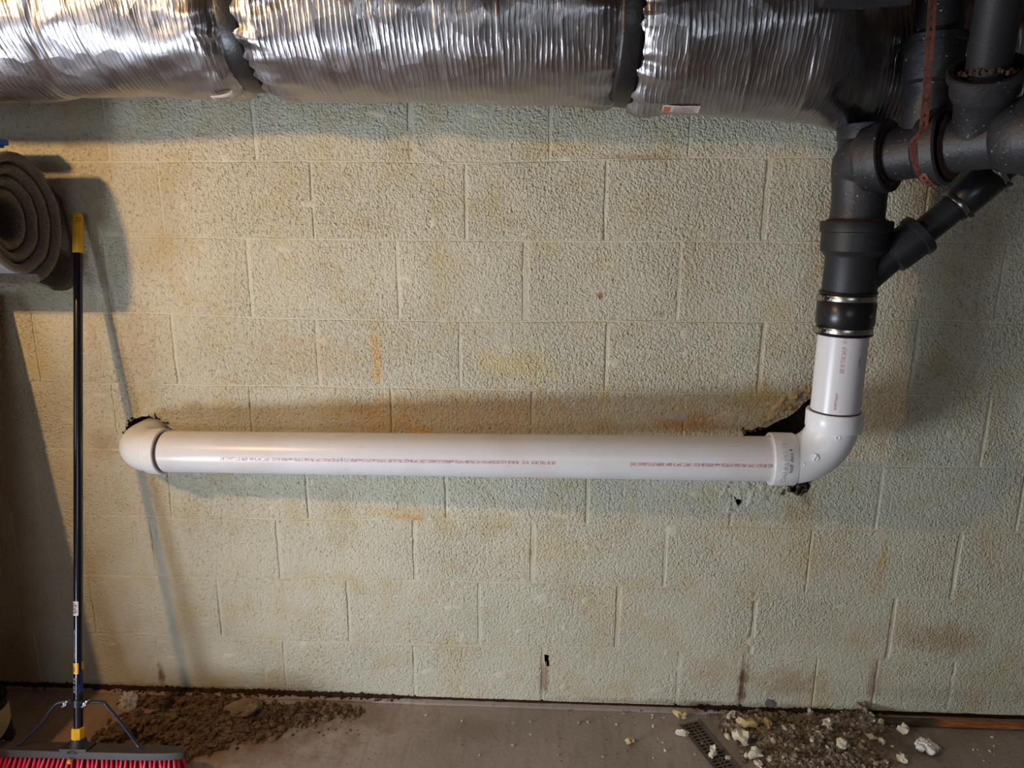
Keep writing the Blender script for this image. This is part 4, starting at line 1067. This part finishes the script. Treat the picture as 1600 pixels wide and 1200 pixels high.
# individual pieces
MCHIP = soil_mat('plaster_chip', (232, 226, 206), (206, 190, 160), .002); MCHIPD = soil_mat('plaster_back', (214, 190, 140), (176, 150, 104), .002)
MWPAINT = plain('white_paint_flake', (244, 242, 240), .5, vs=60)
def piece(name, label, cat, px, py, s, mat, group=None, sub=2, jit=.3, lift=0, seed=0, rz=None, Hf=None):
    q = fl(px, py); random.seed(seed*31+int(px)); bm = NB()
    chunk(bm, (0, 0, 0), s, min(sub, 2) if sub == 3 and jit > .3 else sub, jit*1.15, rz=rz)
    zmin = min(v.co.z for v in bm.verts); base = max(0, Hf(q.x, q.y) if Hf else 0)+lift
    o = obj(name, bm, mat, None, True, 16, loc=(q.x, q.y, base-zmin-.0008)); tag(o, label, cat, group); return o
piece('stone_slab', 'flat grey-brown stone slab propped on the dirt heap near the wall', 'stone', 383, 1118, (.052, .034, .016), soil_mat('stone', (140, 120, 96), (104, 88, 70), .003), None, 3, .22, .004, 1, .4, HD)
big = [(1062, 1124, .016, .012, .013, 'rounded beige plaster lump at the wall end of the drain grate', MCHIPD),
(1066, 1148, .019, .010, .008, 'oblong pale plaster chip on the left rim of the drain grate', MCHIP),
(1113, 1184, .012, .010, .015, 'upright white plaster chip standing on the middle of the drain grate', MCHIP),
(1167, 1136, .030, .016, .014, 'jagged cream plaster piece right of the drain, nearest the wall in its cluster', MCHIPD),
(1158, 1160, .022, .024, .018, 'large jagged white plaster piece just right of the drain grate', MCHIP),
(1198, 1140, .022, .011, .010, 'curved tan plaster piece with a pale edge, right of the jagged cream one', MCHIPD),
(1180, 1182, .022, .016, .014, 'blocky white plaster piece on the rubble below the jagged pieces', MCHIP),
(1184, 1198, .012, .008, .008, 'small white plaster piece at the bottom edge of the photo', MCHIP),
(1410, 1146, .015, .009, .014, 'pale plaster chip in front of the dark rotted board', MCHIP),
(1293, 1144, .016, .012, .012, 'pale knobbly plaster lump on the rubble heap', MCHIP),
(1315, 1172, .018, .014, .011, 'pale plaster lump at the front of the rubble heap', MCHIP),
(1362, 1154, .013, .009, .008, 'thin pale chip at the right foot of the rubble heap', MCHIP),
(1345, 1118, .020, .012, .014, 'grey cement clod on top of the heap against the ledge', MRUB2),
(1411, 1190, .012, .014, .010, 'white plaster chip in front of the white paint flake', MCHIP),
(984, 1162, .014, .009, .010, 'lone cream plaster chip on bare floor left of the drain', MCHIPD),
(1144, 1119, .014, .008, .006, 'thin pale chip near the ledge, right of the drain', MCHIP),
(1265, 1118, .014, .008, .008, 'pale chip lying close to the wall behind the rubble', MCHIP)]
for i, (px, py, a, b_, c, lb_, mt) in enumerate(big):
    piece('plaster_chip', lb_, 'plaster', px, py, (a, b_, c), mt, None, 3, .42, 0, i+3, None, HR)
# ridged white paint flake
q = fl(1447, 1171); bm = NB(); n_ = 26; g = {}
for i in range(n_):
    for j in range(n_):
        x = (i/(n_-1)-.5)*.062; y = (j/(n_-1)-.5)*.058
        rr2 = math.hypot(x/.031, y/.029)*(1+.35*mn.noise(Vector((math.atan2(y, x)*1.7, 3, 0))))
        if rr2 < 1: g[(i, j)] = bm.verts.new((x, y, .008+.010*(1-rr2)+.004*math.sin((x*.8+y*.5)*520+3*mn.noise(Vector((x*60, y*60, 0))))))
for (i, j) in list(g):
    if all(k in g for k in ((i+1, j), (i+1, j+1), (i, j+1))): bm.faces.new((g[(i, j)], g[(i+1, j)], g[(i+1, j+1)], g[(i, j+1)]))
o = obj('paint_flake', bm, MWPAINT, None, True, 50, loc=(q.x, q.y, 0)); md = o.modifiers.new('s', 'SOLIDIFY'); md.thickness = .006; md.offset = -1
tag(o, 'bright white ridged paint flake on the floor at lower right, in front of the board', 'flake')
# grey paint flake leaning at the wall
q = at(1197, 1096, -.012)
piece('cement_flake', 'dark grey cement flake leaning on the wall behind the plaster pieces', 'flake', 1197, 1110, (.022, .005, .018), plain('dark_flake', (98, 96, 98), .8), None, 2, .3, .006, 5, -.3)
# scattered pieces, interchangeable within their groups
rs = random.Random(77); proto = []
for k in range(6):
    random.seed(k+50); bm = NB(); chunk(bm, (0, 0, 0), (1, .7, .55), 1, .34); me = bpy.data.meshes.new('crumb')
    for f in bm.faces: f.smooth = False
    bm.to_mesh(me); bm.free(); proto.append(me)
def scatter(n, region, smin, smax, mat, name, label, cat, group, Hf=None, fixed=None):
    ms = []
    for p_ in proto: m2_ = p_.copy(); m2_.materials.clear(); m2_.materials.append(mat); ms.append(m2_)
    for k in range(n):
        if fixed: px, py, s = fixed[k]
        else:
            px = rs.uniform(region[0], region[1]); py = rs.uniform(region[2], region[3]); s = smin+(smax-smin)*rs.random()**2
        q = fl(px, py)
        if q.y > -.035: q.y = -.036-rs.random()*.01
        h = max(0, Hf(q.x, q.y)) if Hf else 0
        o = bpy.data.objects.new(name, rs.choice(ms)); COL.objects.link(o); o.location = (q.x, q.y, h+s*.40); o.scale = (s, s, s); o.rotation_euler = (rs.uniform(-.3, .3), rs.uniform(-.3, .3), rs.uniform(0, 6.3))
        tag(o, label, cat, group)
scatter(60, (185, 400, 1100, 1172), .006, .012, MSOIL, 'dirt_clod', 'small brown clod lying on the dirt heap right of the broom', 'dirt', 'clods on the dirt heap', HD)
scatter(50, (400, 560, 1102, 1150), .003, .006, MSOIL, 'dirt_crumb', 'small brown crumb strewn right of the dirt heap', 'dirt', 'crumbs strewn right of the dirt heap', HD)
scatter(16, (140, 300, 1105, 1190), .003, .005, MSOIL, 'dirt_crumb', 'small brown crumb on the floor around the broom', 'dirt', 'crumbs around the broom')
scatter(18, (), 0, 0, soil_mat('grit', (190, 180, 160), (140, 126, 108), .001), 'grit_piece', 'small pale grit piece on the bare floor in the middle', 'grit', 'grit on the bare middle floor', None,
    [(666, 1118, .006), (722, 1127, .006), (803, 1131, .005), (829, 1128, .006), (829, 1148, .005), (802, 1165, .006), (886, 1112, .004), (873, 1180, .005), (749, 1180, .004), (905, 1130, .008), (919, 1129, .007), (946, 1122, .004), (975, 1116, .006), (963, 1133, .006), (994, 1131, .004), (942, 1183, .005), (978, 1174, .004), (1020, 1122, .006)])
scatter(70, (1130, 1400, 1112, 1198), .004, .014, MCHIP, 'cement_crumb', 'small pale cement crumb on the rubble at lower right', 'cement', 'pale crumbs on the rubble', HR)
scatter(40, (1130, 1380, 1112, 1198), .004, .009, MRUB2, 'grey_crumb', 'small grey-brown crumb on the rubble at lower right', 'cement', 'grey crumbs on the rubble', HR)
scatter(14, (1005, 1110, 1115, 1195), .003, .007, MCHIP, 'cement_crumb', 'small pale cement crumb by the drain grate', 'cement', 'pale crumbs by the drain')
scatter(12, (1400, 1590, 1146, 1190), .002, .006, MCHIP, 'cement_crumb', 'small pale cement crumb in front of the rotted board', 'cement', 'pale crumbs by the rotted board')
# ---------------------------------------------------------------- drain grate
G = [fl(1056, 1132), fl(1096, 1127), fl(1165, 1200), fl(1104, 1203)]
ax = ((G[3]+G[2])/2-(G[0]+G[1])/2); ax.z = 0; gl = ax.length*1.35; ax.normalize(); gw = .062; side = Vector((0, 0, 1)).cross(ax)
if side.x < 0: side = -side
gc = (G[0]+G[1])/2+ax*(gl/2); gc.z = 0
grate = empty('drain_grate', tuple(gc), 'slotted grey floor drain grate half buried in plaster crumbs at lower right', 'grate')
MGR = plain('drain_grey', (96, 86, 78), .6, vs=40, bs=.0006, bscale=300); zt3 = .005
bm = NB(); nr = int(gl/.0125); mm = [-gw/2, -gw/2+.006, -.0165, -.0125, .0015-.0025, .0015+.0015, .0165, .0205, gw/2-.004, gw/2]
cols = [-.031, -.0235, -.0085, -.0045, .0045, .0085, .0235, .031]
def GP(s, t, z=zt3): p_ = gc+side*s+ax*t; return bm.verts.new((p_.x, p_.y, z))
rowt = []
for r_i in range(nr): t0 = -gl/2+.004+r_i*.0125; rowt += [t0, t0+.0065]
rowt.append(gl/2)
gv = [[GP(s, t+.006*math.copysign(1, s)*0, zt3) for s in cols] for t in rowt]
for i in range(len(rowt)-1):
    for j in range(len(cols)-1):
        if i % 2 == 1 and j in (1, 3, 5): continue
        bm.faces.new((gv[i][j], gv[i][j+1], gv[i+1][j+1], gv[i+1][j]))
o = obj('grate_plate', bm, MGR, grate, False); md = o.modifiers.new('s', 'SOLIDIFY'); md.thickness = .003; md.offset = -1
bm = NB(); rm = Matrix((side, ax, Vector((0, 0, 1)))).transposed(); box(bm, gc+Vector((0, 0, .0008)), (gw-.004, gl-.002, .0012), rm); obj('drain_channel', bm, plain('drain_dark', (14, 12, 11), .9), grate, False)
bm = NB()
for s in (-1, 1): box(bm, gc+side*s*(gw/2+.003)+Vector((0, 0, .003)), (.006, gl, .007), rm, .001)
obj('grate_frame', bm, MGR, grate, False)
# ---------------------------------------------------------------- rotted board along the ledge at right
bA, bB = fl(1372, 1137), fl(1640, 1143)
board = empty('wooden_board', (bA.x, -.045, 0), 'dark rotted wooden strip with bare orange wood at its right end, along the wall foot', 'board')
M, nt, b = nmat('rotted_wood'); p = worldpos(nt); sep = N(nt, 'ShaderNodeSeparateXYZ'); nt.links.new(p, sep.inputs[0])
mp = N(nt, 'ShaderNodeMapping'); nt.links.new(p, mp.inputs[0]); mp.inputs['Scale'].default_value = (4, 40, 40); g_ = noi(nt, mp.outputs[0], 6, 4)
f = ramp(nt, math_(nt, 'ADD', sep.outputs[0], math_(nt, 'MULTIPLY', g_, .10)), fl(1462, 1140).x+.04, fl(1480, 1140).x+.05)
zf_ = ramp(nt, math_(nt, 'ADD', sep.outputs[2], math_(nt, 'MULTIPLY', g_, .008)), .006, .011)
orange = mixc(nt, ramp(nt, g_, .4, .6), lin((186, 118, 64)), lin((136, 86, 48)))
nt.links.new(mixc(nt, math_(nt, 'MULTIPLY', f, zf_), mixc(nt, ramp(nt, g_, .4, .6), lin((62, 50, 42)), lin((88, 76, 64))), orange), b.inputs['Base Color']); b.inputs['Roughness'].default_value = .85
bump(nt, b, g_, 1, .004)
bm = NB(); prev = None; n_ = 60
for k in range(n_+1):
    x = bA.x+(3.0-bA.x)*k/n_; jn = lambda s: .0012*mn.noise(Vector((x*14, s, 0)))
    pr_ = [(-.029, .0), (-.029, .015+jn(1)), (-.032, .0175+jn(2)), (-.043+jn(3), .016+jn(6)), (-.050+jn(4), .012+jn(5)), (-.052+jn(7), .0)]
    r_ = [bm.verts.new((x, y, z)) for y, z in pr_]
    if prev:
        for j in range(5): bm.faces.new((prev[j], prev[j+1], r_[j+1], r_[j]))
    else: bm.faces.new(r_)
    prev = r_
bm.faces.new(prev); obj('board_strip', bm, M, board, True, 45)
# dirt along the wall foot
bm = NB(); rnd = random.Random(9); prev = None
for k in range(900):
    x = -.9+3.9*k/899; px = 800+FPX*(Vector((x, 0, 0))-CP).dot(rt)/(Vector((x, 0, 0))-CP).dot(fw)
    amt = 1.0 if px < 560 else max(.25, 1-(px-560)/120) if px < 860 else .12 if px < 1090 else .8 if px < 1350 else .2
    n1 = abs(mn.noise(Vector((x*60, 1, 0))))+.5*abs(mn.noise(Vector((x*190, 1, 0))))
    zt__ = .008+amt*(.004+.014*n1); d_ = .004+amt*.014*(.6+mn.noise(Vector((x*30, 7, 0))))
    r_ = [bm.verts.new(v) for v in ((x, .006, zt__), (x, -.0032, zt__-.001), (x, -.004-d_*.4, .0075+amt*.003*n1), (x, -.004-d_, .0045))]
    if prev:
        for j in range(3): bm.faces.new((prev[j], prev[j+1], r_[j+1], r_[j]))
    prev = r_
for _ in range(420):
    px = rnd.choice([rnd.uniform(-40, 640), rnd.uniform(150, 600), rnd.uniform(1080, 1340)]); q = at(px, 1085, -.004); s = rnd.uniform(.0012, .0050)
    random.seed(rnd.random()); chunk(bm, (q.x, -.004-rnd.random()**1.5*.02, .006+s*.3), (s*1.3, s, s*.7), 1)
o = obj('wall_foot_dirt', bm, soil_mat('foot_dirt', (70, 50, 36), (40, 28, 20)), None, True, 35); tag(o, 'dark brown dirt packed along the foot of the wall', 'dirt', None, 'stuff')
